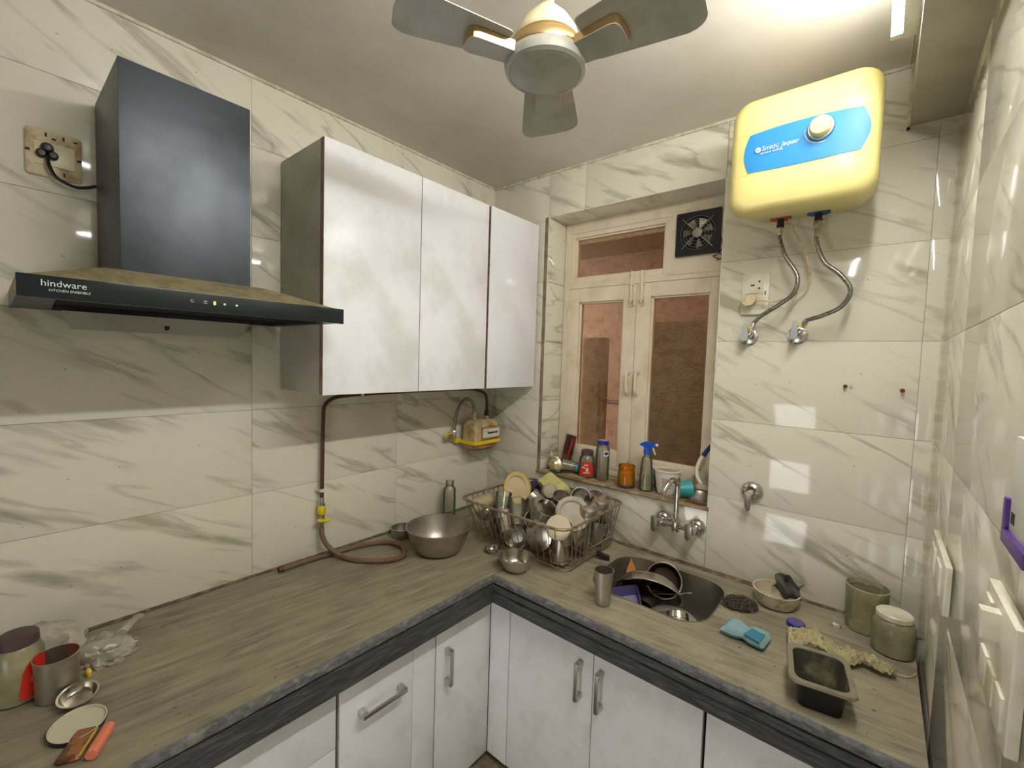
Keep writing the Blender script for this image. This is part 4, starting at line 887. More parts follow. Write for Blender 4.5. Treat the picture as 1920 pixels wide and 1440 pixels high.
# ---------------------------------------------------------------- loose things
def aim(d, spin=0.0):
    if abs(d[0]) + abs(d[1]) < 1e-6: return Matrix.Rotation(spin, 4, 'Z').to_euler() if d[2] > 0 else Matrix.Rotation(PI, 4, 'X').to_euler()
    q = Vector(d).normalized().to_track_quat('Z', 'Y')
    return (q.to_matrix().to_4x4() @ Matrix.Rotation(spin, 4, 'Z')).to_euler()
def p_bowl(r, h, rb, t=0.0012, lip=0.003, belly=0.55):
    pr = [(0, 0), (rb*0.9, 0), (rb, 0.001)]
    for k in range(1, 9):
        s = k/8; pr.append((rb + (r-rb)*(s**belly), h*(s**1.25)*0.999))
    pr += [(r+lip, h), (r+lip, h+0.0015), (r-t, h+0.0012)]
    for k in range(7, 0, -1):
        s = k/8; pr.append((rb + (r-rb)*(s**belly) - t, h*(s**1.25) + t))
    return pr + [(rb-0.001, t+0.001), (0, t+0.001)]
def p_cup(r0, r1, h, t=0.0012, lip=0.0015):
    return [(0, 0.002), (r0-0.004, 0.002), (r0-0.003, 0), (r0, 0.001), ((r0+r1)/2, h*0.5), (r1, h-0.001), (r1+lip, h), (r1-t, h), ((r0+r1)/2-t, h*0.5), (r0-t, 0.006), (r0-0.005, 0.004), (0, 0.004)]
def p_plate(r, d=0.012, t=0.0015):
    return [(0, 0), (r*0.70, 0), (r*0.78, d*0.75), (r*0.97, d), (r, d+0.001), (r*0.97, d+t), (r*0.77, d*0.75+t), (r*0.69, t), (0, t)]
def p_lid(r, h):
    return [(0, h), (r*0.5, h), (r-0.002, h), (r, h-0.002), (r, 0), (r-0.0015, 0), (r-0.0015, h-0.003), (0, h-0.002)]
def p_jar(r, h, neck, nh, t=0.0015, foot=0.004):
    return [(0, 0.002), (r*0.8, 0.0), (r-foot*0.3, 0.001), (r, foot), (r, h-nh-0.022), (r*0.96, h-nh-0.012), (neck+0.001, h-nh), (neck, h-nh+0.002), (neck, h), (neck-t, h), (neck-t, h-nh), (r*0.95-t, h-nh-0.013), (r-t, h-nh-0.022), (r-t, foot+0.002), (0, 0.004)]
def turned(name, prof, mt, label, cat, c, d=(0, 0, 1), group=None, mid=True, n=32, spin=0.0, parts=()):
    """a turned vessel whose middle is at c and whose mouth points along d"""
    h = max(z for r, z in prof)
    e = aim(d, spin)
    base = Vector(c) - e.to_matrix() @ Vector((0, 0, h/2 if mid else 0))
    if not parts:
        o = ob(name, B().lathe(prof, n), mt, loc=base, rot=e, sharp=35)
        return tag(o, label, cat, group)
    o = thing(name, label, cat, base, e, group)
    ob('body', B().lathe(prof, n), mt, o, sharp=35)
    for pn, pp, pm, pz in parts: ob(pn, B().lathe(pp, n), pm, o, (0, 0, pz), sharp=35)
    return o
def sheet(nx, ny, sx, sy, fn_, t=0.0012):
    """thin draped sheet with thickness; fn_(u,v) -> point"""
    top = [[Vector(fn_(i/nx, j/ny)) for j in range(ny+1)] for i in range(nx+1)]
    b = B(); W_ = ny+1
    vs = [p for row in top for p in row]; k0 = len(vs)
    vs += [p - Vector((0, 0, t)) for p in vs[:k0]]
    fs = []
    for i in range(nx):
        for j in range(ny):
            a = i*W_+j; fs.append((a, a+W_, a+W_+1, a+1)); fs.append((a+k0, a+1+k0, a+W_+1+k0, a+W_+k0))
    rim = [i*W_ for i in range(nx)] + [nx*W_+j for j in range(ny)] + [i*W_+ny for i in range(nx, 0, -1)] + [j for j in range(ny, 0, -1)]
    for q in range(len(rim)):
        a, c = rim[q], rim[(q+1) % len(rim)]; fs.append((a, c, c+k0, a+k0))
    return b.add(vs, fs)
def blob(rx, ry, rz, amp, freq, seed, sub=4, flat=0.3, ridged=True):
    bm = bmesh.new(); bmesh.ops.create_icosphere(bm, subdivisions=sub, radius=1)
    for v in bm.verts:
        p = v.co.copy()
        q = noise.noise(p*freq + Vector((seed, seed*2, 0)))
        if ridged: q = 0.6*abs(q) + 0.3*abs(noise.noise(p*freq*2.7 + Vector((seed, 0, 0)))) - 0.15
        p = p*(1+amp*q*2)
        z = p.z*rz
        if z < -rz*flat: z = -rz*flat
        v.co = Vector((p.x*rx, p.y*ry, z + rz*flat))
    b = B(); b.v = [tuple(v.co) for v in bm.verts]; b.f = [tuple(x.index for x in f.verts) for f in bm.faces]; bm.free()
    return b

# --- big bowl, small bowls and tins in the corner
turned('steel_mixing_bowl', p_bowl(0.127, 0.104, 0.062, belly=0.5, lip=0.005), 'steel_dull', 'large open stainless steel bowl on the worktop left of the wire basket', 'bowl', (0.302, -0.606, 0.0005), mid=False, n=48)
for i, (x, y, z, s) in enumerate(((0.300, -0.600, 0.0045, .016), (0.272, -0.595, 0.0045, .012), (0.322, -0.618, 0.0045, .013), (0.245, -0.635, 0.006, .009))):
    tag(ob('dry_scrap', blob(s, s*0.7, 0.004, 0.5, 1.7, i*3, 2), 'burnt', loc=(x, y, z), rot=(0, 0, i*1.3)), 'dried brown food scrap lying in the large steel bowl', 'scrap', 'food scraps in the large bowl')
turned('small_steel_bowl', p_bowl(0.064, 0.050, 0.030, belly=0.45), 'steel', 'round steel bowl in front of the basket at the worktop\'s inner corner', 'bowl', (0.630, -0.508, 0.0005), mid=False, n=40)
turned('small_steel_dish', p_bowl(0.029, 0.017, 0.018), 'steel', 'tiny steel dish between the large bowl and the wire basket', 'dish', (0.468, -0.462, 0.0005), mid=False)
turned('steel_tin', [(0, 0), (0.046, 0), (0.048, 0.002), (0.048, 0.030), (0.051, 0.033), (0.051, 0.036), (0.047, 0.036), (0.046, 0.004), (0, 0.003)], 'steel_dull', 'shallow round steel tin against the wall behind the hose loop', 'tin', (0.068, -0.612, 0.0005), mid=False)
turned('clear_bottle', p_jar(0.030, 0.195, 0.019, 0.026), 'clear', 'uncapped clear bottle standing against the wall behind the large bowl', 'bottle', (0.082, -0.352, 0.0005), mid=False)

# --- wire dish basket
RX0, RX1, RY0, RY1, RZ = 0.288, 0.826, -0.486, -0.018, 0.190
BX0, BX1, BY0, BY1, BZ = 0.302, 0.792, -0.412, -0.040, 0.012
wb = thing('wire_dish_basket', 'rusty wire dish basket heaped with steelware in the worktop corner', 'basket', ((RX0+RX1)/2, (RY0+RY1)/2, 0.0))
def rr(x0, x1, y0, y1, r, z, n=6): return [rel(wb, p) for p in rrect(x1-x0, y1-y0, r, z, n, (x0+x1)/2, (y0+y1)/2)]
M['wire'] = mat('old_wire', srgb(170, 152, 128), 0.4, metal=0.6, col2=srgb(126, 100, 78), nscale=30)
ob('rim', B().tube(rr(RX0, RX1, RY0, RY1, 0.05, RZ), 0.0052, 10, closed=True), 'wire', wb)
0 and ob('side_ring', B().tube(rr(RX0+0.006, RX1-0.016, RY0+0.036, RY1-0.008, 0.045, RZ*0.52), 0.0016, 6, closed=True), 'wire', wb)
ob('base_ring', B().tube(rr(BX0, BX1, BY0, BY1, 0.03, BZ), 0.0026, 8, closed=True), 'wire', wb)
nx = 15
for k in range(nx):
    t = (k+0.5)/nx; t_ = 0.05 + 0.9*t
    xr = RX0+(RX1-RX0)*t_; xb = BX0+(BX1-BX0)*t_
    ob('wire', B().tube([rel(wb, p) for p in ((xr, RY0, RZ), (xb, BY0, BZ+0.006), (xb, BY0+0.008, BZ-0.001), (xb, BY1-0.008, BZ-0.001), (xb, BY1, BZ+0.006), (xr, RY1, RZ))], 0.0017, 6), 'wire', wb)
ny = 12
for k in range(ny):
    t = (k+0.5)/ny; t_ = 0.06 + 0.88*t
    yr = RY0+(RY1-RY0)*t_; yb = BY0+(BY1-BY0)*t_
    ob('wire', B().tube([rel(wb, p) for p in ((RX0, yr, RZ), (BX0, yb, BZ+0.006), (BX0+0.008, yb, BZ-0.004), (BX1-0.008, yb, BZ-0.004), (BX1, yb, BZ+0.006), (RX1, yr, RZ))], 0.0017, 6), 'wire', wb)
ob('side_handle', B().tube([rel(wb, p) for p in ((RX1, -0.31, RZ-0.004), (RX1-0.004, -0.31, 0.10), (RX1+0.010, -0.30, 0.085), (RX1+0.010, -0.16, 0.085), (RX1-0.004, -0.15, 0.10), (RX1, -0.15, RZ-0.004))], 0.0028, 8), 'chrome', wb)
ob('side_handle', B().tube([rel(wb, p) for p in ((RX0, -0.33, RZ-0.004), (RX0+0.004, -0.33, 0.12), (RX0+0.004, -0.17, 0.12), (RX0, -0.17, RZ-0.004))], 0.0022, 8), 'wire', wb)
ob('plastic_foot', B().loft([[rel(wb, p) for p in ((0.800, -0.205, 0.014), (0.812, -0.225, 0.014), (0.812, -0.225, 0.030), (0.800, -0.205, 0.030))], [rel(wb, p) for p in ((0.846, -0.180, 0.002), (0.858, -0.202, 0.002), (0.858, -0.202, 0.016), (0.846, -0.180, 0.016))]]), 'black', wb, bevel=0.002)

# --- heap in the basket: named pieces on top
G = None
def plate2(name, r, c, d, label, mt, rimmt): return turned(name, p_plate(r, 0.014), mt, label, 'plate', c, d, parts=[('rim', [(r*0.93, 0.0150), (r+0.001, 0.0145), (r+0.001, 0.017), (r*0.93, 0.0168)], rimmt, 0)])
plate2('melamine_plate', 0.072, (0.385, -0.215, 0.198), (0.95, -0.30, 0.36), 'cream melamine plate with a yellow rim standing up in the basket', 'melamine', 'melrim')
turned('plastic_cup', p_cup(0.026, 0.034, 0.080), 'tan', 'dull tan cup lying on its side at the basket\'s left end', 'cup', (0.350, -0.395, 0.165), (-0.5, -0.5, -0.35))
turned('clear_tumbler', p_cup(0.024, 0.035, 0.115), 'clear', 'scratched clear tumbler, the left one of two leaning in the basket', 'tumbler', (0.450, -0.385, 0.165), (-0.25, 0.35, 0.55))
turned('clear_tumbler', p_cup(0.024, 0.035, 0.115), 'clear', 'ribbed clear tumbler, the right one of two leaning in the basket', 'tumbler', (0.540, -0.400, 0.162), (-0.35, 0.40, 0.40))
turned('steel_cup', p_cup(0.030, 0.038, 0.075), 'steel', 'steel cup lying with its mouth up-left behind the clear tumblers', 'cup', (0.545, -0.275, 0.185), (-0.6, -0.2, 0.45))
turned('steel_cup', p_cup(0.030, 0.036, 0.070), 'steel_dull', 'steel cup with its base toward the camera in mid basket', 'cup', (0.590, -0.330, 0.175), (-0.5, 0.6, 0.35))
turned('steel_ring_mould', [(0.042, 0), (0.043, 0), (0.043, 0.040), (0.045, 0.041), (0.042, 0.041), (0.042, 0)], 'steel', 'shiny short steel ring standing on edge in mid basket', 'ring', (0.640, -0.345, 0.185), (0.45, -0.15, 0.75))
ct = thing('waxed_carton', 'crumpled yellow-green printed carton lying on the back of the basket', 'carton', (0.500, -0.075, 0.185), (0.5, 0.25, -0.35))
ob('carton_body', B().loft([[(x*s_, y*s_, z) for x, y, _ in rrect(0.16, 0.085, 0.006, 0)] for z, s_ in ((0, 0.94), (0.02, 1.0), (0.035, 0.97), (0.042, 0.90))]), 'carton', ct, sharp=30)
turned('white_cup', p_cup(0.031, 0.038, 0.070), 'greylid', 'dusty white cup, base toward the camera, in front of the yellow-green carton', 'cup', (0.540, -0.170, 0.205), (-0.55, 0.75, -0.35))
turned('flat_cover', p_plate(0.070, 0.010), 'greylid', 'large dusty grey flat disc leaning in the right half of the basket', 'cover', (0.725, -0.275, 0.178), (0.55, -0.60, 0.62))
turned('round_cover', p_lid(0.046, 0.012), 'creamlid', 'round cream plastic disc leaning at the basket\'s front corner', 'cover', (0.765, -0.435, 0.176), (0.50, -0.62, 0.60))
turned('steel_glass', p_cup(0.032, 0.042, 0.080), 'steel_dull', 'wide steel glass on its side at the back right of the basket', 'glass', (0.660, -0.110, 0.190), (0.35, -0.55, 0.25))
turned('steel_bowl', p_bowl(0.045, 0.035, 0.022, belly=0.45), 'steel', 'shiny upturned steel bowl right of the large grey disc', 'bowl', (0.762, -0.215, 0.190), (-0.25, 0.30, -0.85))
turned('steel_bowl', p_bowl(0.050, 0.036, 0.025, belly=0.45), 'steel', 'shiny upturned steel bowl near the basket\'s right back corner', 'bowl', (0.752, -0.095, 0.196), (-0.30, 0.2, -0.85))
turned('steel_bowl', p_bowl(0.044, 0.034, 0.022, belly=0.45), 'steel_dull', 'upturned dull steel bowl behind the wide steel glass', 'bowl', (0.700, -0.050, 0.190), (-0.2, 0.2, -0.9))
turned('plastic_tub', p_cup(0.040, 0.050, 0.050), 'slateblue', 'slate-blue plastic tub tilted up at the back of the basket', 'tub', (0.405, -0.085, 0.165), (0.1, -0.1, 0.9))
turned('steel_mug', p_cup(0.034, 0.036, 0.070), 'steel_dull', 'grey steel mug between carton and grey disc in the basket', 'mug', (0.610, -0.190, 0.180), (0.3, -0.3, 0.8))
# lower layers seen through the wires
def low(kind, c, d, label, group=None, mt='steel', s=1.0):
    pr = {'bowl': p_bowl(0.045, 0.034, 0.022, belly=0.45), 'pan': p_bowl(0.068, 0.040, 0.045, belly=0.4, lip=0.006), 'tumbler': p_cup(0.028, 0.036, 0.095), 'plate': p_plate(0.085, 0.012)}[kind]
    pr = [(r*s, z*s) for r, z in pr]
    return turned({'bowl': 'steel_bowl', 'pan': 'steel_pan', 'tumbler': 'steel_tumbler', 'plate': 'steel_plate'}[kind], pr, mt, label, {'bowl': 'bowl', 'pan': 'pan', 'tumbler': 'tumbler', 'plate': 'plate'}[kind], c, d, group)
low('plate', (0.405, -0.325, 0.092), (0.85, -0.45, 0.15), 'steel plate on edge seen through the left front wires of the basket', s=0.85)
low('bowl', (0.345, -0.375, 0.110), (-0.5, 0.5, 0.3), 'small dark steel bowl in the basket\'s left front corner', mt='steel_dull')
low('pan', (0.450, -0.345, 0.075), (0.75, -0.60, 0.1), 'steel pan on its side behind the left front wires', s=0.82)
low('bowl', (0.515, -0.368, 0.052), (0.4, -0.8, 0.05), 'round steel bowl resting low behind the front wires near the tiny dish')
low('tumbler', (0.490, -0.400, 0.115), (-0.35, 0.3, 0.5), 'frosted tumbler slanting below the clear ones', mt='greylid', s=0.9)
low('pan', (0.625, -0.350, 0.080), (-0.15, 0.7, -0.10), 'round-bottomed steel pan, shiny base toward the camera, behind the front wires', s=0.98)
low('bowl', (0.560, -0.300, 0.110), (0.3, -0.4, 0.6), 'half-hidden steel bowl above the round-bottomed pan')
low('tumbler', (0.730, -0.360, 0.064), (-0.05, 0.05, -0.9), 'upturned steel tumbler in the basket\'s front corner')
low('tumbler', (0.752, -0.372, 0.130), (0.1, -0.3, 0.8), 'steel tumbler stacked on the upturned one under the cream disc', s=0.85)
low('pan', (0.725, -0.245, 0.084), (0.8, 0.15, 0.25), 'steel pan on its side behind the right end wires')
low('plate', (0.690, -0.170, 0.090), (0.9, 0.1, 0.25), 'steel plate on edge behind the right end wires')
low('tumbler', (0.745, -0.105, 0.062), (0.1, 0.1, 0.9), 'steel tumbler standing at the right back of the basket', mt='steel_dull')
for k, (c, d, kind) in enumerate((((0.40, -0.20, 0.06), (0.3, 0.1, 0.9), 'bowl'), ((0.40, -0.11, 0.07), (0, 0, 1), 'bowl'), ((0.50, -0.18, 0.07), (0.2, 0, 0.9), 'bowl'), ((0.60, -0.15, 0.06), (0, 0.3, 0.9), 'bowl'), ((0.58, -0.24, 0.065), (0, 0.3, -0.9), 'bowl'))):
    low(kind, c, d, 'steel bowl buried in the middle of the basket heap', 'steel bowls buried in the basket heap', mt='steel_dull')

# --- steel tumbler by the sink
turned('steel_tumbler', p_cup(0.0245, 0.031, 0.112), 'steel_dull', 'tall steel tumbler standing on the worktop at the sink\'s left edge', 'tumbler', (0.985, -0.492, 0.0008), mid=False, n=40)

# --- things in the sink
pan = turned('frying_pan', p_bowl(0.118, 0.046, 0.085, belly=0.6, lip=0.006), 'steel', 'big steel pan leaning upside down on edge across the sink', 'pan', (1.020, -0.205, -0.050), (0.22, -0.60, -0.52), n=48)
turned('burnt_bowl', p_bowl(0.062, 0.050, 0.040, belly=0.45), 'burnt', 'burnt brown-black bowl facing up behind the leaning pan in the sink', 'bowl', (1.050, -0.128, -0.036), (0.25, -0.80, 0.42), parts=[('rim', [(0.061, 0.049), (0.066, 0.049), (0.066, 0.0525), (0.061, 0.0525)], 'steel', 0)])
tb = thing('plastic_box', 'small purple plastic box with a pale base leaning in the sink', 'box', (0.978, -0.325, -0.085), (0.42, -0.30, 0.50))
b = B(); b.loft([rrect(0.125, 0.085, 0.012, 0.0), rrect(0.140, 0.100, 0.016, 0.042), rrect(0.137, 0.097, 0.015, 0.042), rrect(0.121, 0.081, 0.011, 0.003)])
ob('box_shell', b, 'purple', tb, rot=(0, 0, 0)); ob('box_floor', B().loft([rrect(0.116, 0.076, 0.010, 0.0032), rrect(0.116, 0.076, 0.010, 0.0045)]), mat('pale_violet', srgb(150, 146, 176), 0.5), tb)
turned('small_pot', [(0, 0), (0.030, 0), (0.034, 0.003), (0.036, 0.022), (0.0345, 0.024), (0.036, 0.027), (0.037, 0.046), (0.050, 0.050), (0.050, 0.0515), (0.036, 0.049), (0.034, 0.004), (0, 0.002)], 'steel', 'small steel pot upside down at the sink\'s front right', 'pot', (1.172, -0.325, -0.055), (0.28, -0.62, -0.70), n=40)
turned('steel_plate', p_plate(0.095, 0.012), 'steel_dull', 'steel plate lying in the sink under the small pot', 'plate', (1.150, -0.300, -0.105), (0.15, -0.25, 0.9))
turned('dark_kadhai', p_bowl(0.068, 0.030, 0.04, belly=0.5), 'blacktray', 'black pan lying on the sink floor below the leaning pan', 'pan', (0.985, -0.240, -0.142), (0.1, -0.1, 0.95), n=40)
tag(ob('wooden_spatula', B().prism([(-0.018, 0), (0.018, 0), (0.022, 0.05), (0.004, 0.085), (-0.014, 0.04)], 0.004), 'wood', loc=(0.918, -0.140, -0.080), rot=(1.2, 0.1, 0.75), bevel=0.0008), 'pointed orange-brown wooden piece sticking up at the sink\'s left back', 'spatula')
sp = tag(ob('spoon', B().tube([(0, 0, 0), (0.04, 0.012, 0.008), (0.075, 0.022, 0.018), (0.105, 0.032, 0.030)], 0.0026, 8).lathe([(0, -0.003), (0.014, 0.0), (0.016, 0.003), (0, 0.001)], 16, Matrix.Translation((-0.012, -0.003, 0))), 'steel', loc=(1.060, -0.200, -0.055)), 'spoon whose handle points out of the sink to the right', 'spoon')

# --- right part of the worktop
sw = thing('steel_wool_pad', 'tangled dark steel wool pad on the worktop right of the sink', 'scourer', (1.325, -0.195, 0.0))
rs = random.Random(5)
for q in range(3):
    pts = []
    for k in range(230):
        a = rs.uniform(0, 2*PI); e_ = rs.uniform(-0.2, 1.0); 
        x, y, z = math.cos(a)*math.sqrt(max(0, 1-e_*e_)), math.sin(a)*math.sqrt(max(0, 1-e_*e_)), max(0, e_)
        s_ = rs.uniform(0.8, 1.03)
        pts.append((x*0.056*s_, y*0.042*s_, 0.003+z*0.030*s_))
    P = [Vector(pts[0])]; rest = [Vector(p) for p in pts[1:]]
    while rest:
        i = min(range(len(rest)), key=lambda i: (rest[i]-P[-1]).length + rs.uniform(0, 0.02)); P.append(rest.pop(i))
    o = ob('wire_tangle', B().tube(P, 0.0011, 4, smooth=3), 'steelwool', sw, rot=(0, 0, 0.6)); o['kind'] = 'stuff'
ob('wire_core', blob(0.050, 0.037, 0.026, 0.25, 3, 4, 3, 0.05), mat('steel_wool_core', srgb(60, 52, 44), 0.9, bump=0.8, bscale=300), sw, rot=(0, 0, 0.6))
turned('plastic_bowl', p_bowl(0.067, 0.048, 0.044, belly=0.35, t=0.002), mat('stained_white_plastic', srgb(206, 196, 168), 0.4, col2=srgb(150, 134, 98), nscale=22, lo=0.52, hi=0.66), 'stained white plastic bowl at the wall, a grey rag standing in it', 'bowl', (1.412, -0.094, 0.0008), mid=False, n=40)
def rag_f(u, v):
    x = (u-0.5)*0.075; y = (v-0.5)*0.07
    return (x + 0.006*math.sin(v*7), 0.012*math.sin(u*9+v*4) + 0.010*math.cos(v*8), y + 0.012*math.sin(u*5+1) + 0.004*noise.noise((u*6, v*6, 0)))
gr = ob('grey_rag', sheet(14, 14, 1, 1, rag_f, 0.0), 'greycloth', loc=(1.443, -0.094, 0.068), rot=(0.15, 0.25, 0.4))
md = gr.modifiers.new('thickness', 'SOLIDIFY'); md.thickness = 0.0018
tag(gr, 'stiff crumpled grey rag standing in the white plastic bowl', 'rag')
turned('bottle_cap', p_lid(0.0245, 0.014), 'capblue', 'blue bottle cap with a dusty top beside the crumpled rag', 'cap', (1.482, -0.196, 0.0008), mid=False, parts=[('cap_top', [(0, 0), (0.0225, 0), (0.0225, 0.0006), (0, 0.0006)], 'captop', 0.0138)])
# blue sponge pad: pillow pinched in the middle, one corner folded over
def pill(u, v, top):
    x = (u-0.5)*0.118; y = (v-0.5)*0.080*(1-0.22*math.exp(-((u-0.5)/0.12)**2))
    e_ = min(u, 1-u, v, 1-v); z = 0.015*min(1, (e_/0.14))**0.5
    z *= (1-0.45*math.exp(-((u-0.5)/0.08)**2))
    return (x, y, 0.015 + (z if top else -z*0.9) + 0.0015*noise.noise((u*5, v*5, 1)))
b = B(); NN = 18
for top in (True, False):
    vs = [pill(i/NN, j/NN, top) for i in range(NN+1) for j in range(NN+1)]
    b.add(vs, [(i*(NN+1)+j, (i+1)*(NN+1)+j, (i+1)*(NN+1)+j+1, i*(NN+1)+j+1) for i in range(NN) for j in range(NN)])
bs = thing('blue_pad', 'blue quilted cleaning pad pinched in the middle, in front of the steel wool', 'pad', (1.380, -0.368, 0.0), (0, 0, -0.10))
ob('pad_body', b, 'sponge', bs)
ob('folded_corner', B().loft([[(0.006, -0.036, 0.029), (0.048, -0.043, 0.027), (0.050, 0.000, 0.030), (0.014, 0.006, 0.031)], [(0.006, -0.036, 0.0315), (0.048, -0.043, 0.0295), (0.050, 0.000, 0.0325), (0.014, 0.006, 0.0335)]]), mat('blue_pad_fold', srgb(54, 130, 156), 0.7, bump=0.2, bscale=200), bs)
tag(ob('foil_scrap', blob(0.013, 0.008, 0.008, 0.8, 2.2, 7, 2), 'silverfoil', loc=(1.578, -0.112, 0.0005)), 'crumpled scrap of bright silver foil beside the large tub', 'scrap')
turned('cloudy_tub', [(0, 0.002), (0.046, 0), (0.049, 0.003), (0.053, 0.125), (0.054, 0.132), (0.051, 0.134), (0.050, 0.125), (0.047, 0.005), (0, 0.004)], 'cloudy', 'large open cloudy plastic tub in the worktop corner at the wall', 'tub', (1.643, -0.062, 0.0008), mid=False, n=48, parts=[('inner_rim', [(0.047, 0.118), (0.050, 0.119), (0.050, 0.121), (0.047, 0.121)], 'cloudy', 0)])
turned('lidded_jar', [(0, 0.002), (0.042, 0), (0.047, 0.004), (0.049, 0.03), (0.049, 0.078), (0.044, 0.092), (0.038, 0.097), (0.038, 0.106), (0.036, 0.106), (0.036, 0.096), (0.046, 0.078), (0.046, 0.006), (0, 0.005)], 'cloudy', 'squat clear jar with a white screw lid in the right wall corner', 'jar', (1.705, -0.148, 0.0008), mid=False, n=48, parts=[('lid', [(0, 0.015), (0.030, 0.0155), (0.038, 0.015), (0.041, 0.012), (0.041, 0), (0.039, 0), (0.038, 0.012), (0, 0.013)], 'white', 0.0985)])
# takeaway tray
ty = thing('food_tray', 'dusty black plastic food tray near the worktop\'s right front edge', 'tray', (1.566, -0.505, 0.0005), (0, 0, 0.17))
b = B()
b.loft([rrect(0.085, 0.105, 0.015, 0.0), rrect(0.090, 0.112, 0.018, 0.022), rrect(0.108, 0.138, 0.022, 0.070), rrect(0.126, 0.160, 0.020, 0.072), rrect(0.126, 0.160, 0.020, 0.069), rrect(0.130, 0.164, 0.020, 0.067), rrect(0.130, 0.164, 0.020, 0.066), rrect(0.124, 0.158, 0.019, 0.0705), rrect(0.106, 0.136, 0.021, 0.0685), rrect(0.088, 0.110, 0.017, 0.022), rrect(0.083, 0.103, 0.014, 0.002)][:5], cap1=False)
ob('tray_outside', b, 'blacktray', ty)
b = B().loft([rrect(0.083, 0.103, 0.014, 0.002), rrect(0.088, 0.110, 0.017, 0.024), rrect(0.106, 0.136, 0.021, 0.0715)], cap1=False)
ob('tray_inside', b, 'tray', ty)
b = B().loft([rrect(0.104, 0.134, 0.021, 0.0712), rrect(0.106, 0.136, 0.021, 0.0735), rrect(0.128, 0.162, 0.020, 0.0742), rrect(0.131, 0.165, 0.020, 0.070), rrect(0.131, 0.165, 0.020, 0.068)], cap0=False, cap1=False)
ob('tray_rim', b, 'tray_rim', ty)
# crumpled rag with torn end
def rag2(u, v):
    L = u*0.235; wv = (v-0.5)*(0.080*(1-u)**0.8 + 0.020)
    x = L; y = wv + 0.010*math.sin(u*11) + 0.010*noise.noise((u*9, v*3, 4))
    z = 0.008 + (0.006+0.014*(1-u))*abs(math.sin(v*13+u*6+2*noise.noise((u*4, v*2, 2)))) + 0.012*abs(noise.noise((u*16, v*6, 0)))*2 + 0.014*math.exp(-((u-0.3)/0.13)**2)
    return (x, y, z)
rg = ob('stained_rag', sheet(48, 22, 1, 1, rag2, 0.0), 'rag', loc=(1.478, -0.322, 0.004), rot=(0, 0.0, 0.18))
for v in rg.data.vertices: v.co.z = max(0.002, v.co.z)
rg.modifiers.new('thickness', 'SOLIDIFY').thickness = 0.0018
tag(rg, 'crumpled beige and green stained rag trailing between tray and jars', 'rag')
tag(ob('loose_thread', B().tube([(1.70, -0.262, 0.003), (1.722, -0.268, 0.003), (1.742, -0.255, 0.003), (1.752, -0.23, 0.003)], 0.0014, 5, smooth=5), 'ivory'), 'thin cream thread curling on the worktop in front of the lidded jar', 'thread')

# --- window ledge things
SZ = 0.2435
turned('dropper_bottle', p_jar(0.015, 0.062, 0.008, 0.01), 'clear', 'small grey bottle with a white nozzle at the ledge\'s left end', 'bottle', (0.392, 0.045, SZ), mid=False, n=20, parts=[('nozzle', [(0, 0), (0.0085, 0), (0.0085, 0.010), (0.005, 0.014), (0.0045, 0.026), (0, 0.027)], 'white', 0.060)])
tag(ob('gold_wrapper', blob(0.036, 0.022, 0.062, 0.42, 1.9, 3, 3, 0.15), 'foil', loc=(0.442, 0.035, SZ), rot=(0, -0.35, 0.4)), 'crumpled gold and clear wrapper on the left of the window ledge', 'wrapper')
rc = thing('brush_packet', 'dark packet with a red plastic handle leaning on the left window frame', 'packet', (0.438, 0.118, SZ+0.075), (-0.14, 0.12, 0.1))
ob('packet', bxm((-0.026, 0, -0.07), (0.030, 0.006, 0.095)), mat('dark_printed_card', srgb(58, 34, 26), 0.3, col2=srgb(120, 70, 36), nscale=14, lo=0.5, hi=0.6), rc, bevel=0.002)
ob('red_handle', B().tube([(0.018, -0.010, 0.080), (0.017, -0.012, 0.03), (0.012, -0.014, -0.02), (-0.004, -0.016, -0.055)], 0.006, 8, smooth=4), 'red_dark', rc)
turned('plastic_cup', p_cup(0.022, 0.033, 0.085), 'clear', 'clear plastic cup lying on the ledge beside the gold wrapper', 'cup', (0.512, 0.042, SZ+0.035), (-0.88, -0.38, 0.10), parts=[('teal_band', [(0.0235, 0.006), (0.0245, 0.018), (0.0240, 0.018), (0.0230, 0.006)], 'teal', 0)])
tag(ob('green_scrap', blob(0.030, 0.018, 0.006, 0.4, 2, 8, 2), mat('green_film', srgb(44, 74, 58), 0.4), loc=(0.445, 0.008, SZ)), 'dark green plastic scrap at the ledge\'s left front', 'scrap')
ct2 = tag(ob('clear_punnet', B().loft([rrect(0.085, 0.06, 0.01, 0), rrect(0.095, 0.07, 0.012, 0.035), rrect(0.092, 0.067, 0.011, 0.035), rrect(0.082, 0.057, 0.009, 0.002)]), 'clear', loc=(0.545, 0.108, SZ), rot=(0, 0, 0.2)), 'clear shallow plastic punnet behind the red-labelled jar', 'punnet')
jr = turned('labelled_jar', p_jar(0.037, 0.118, 0.026, 0.016), 'clear', 'clear jar with a brown lid and a rounded red label', 'jar', (0.592, 0.052, SZ), mid=False, parts=[('lid', p_lid(0.029, 0.021), 'brownlid', 0.104)])
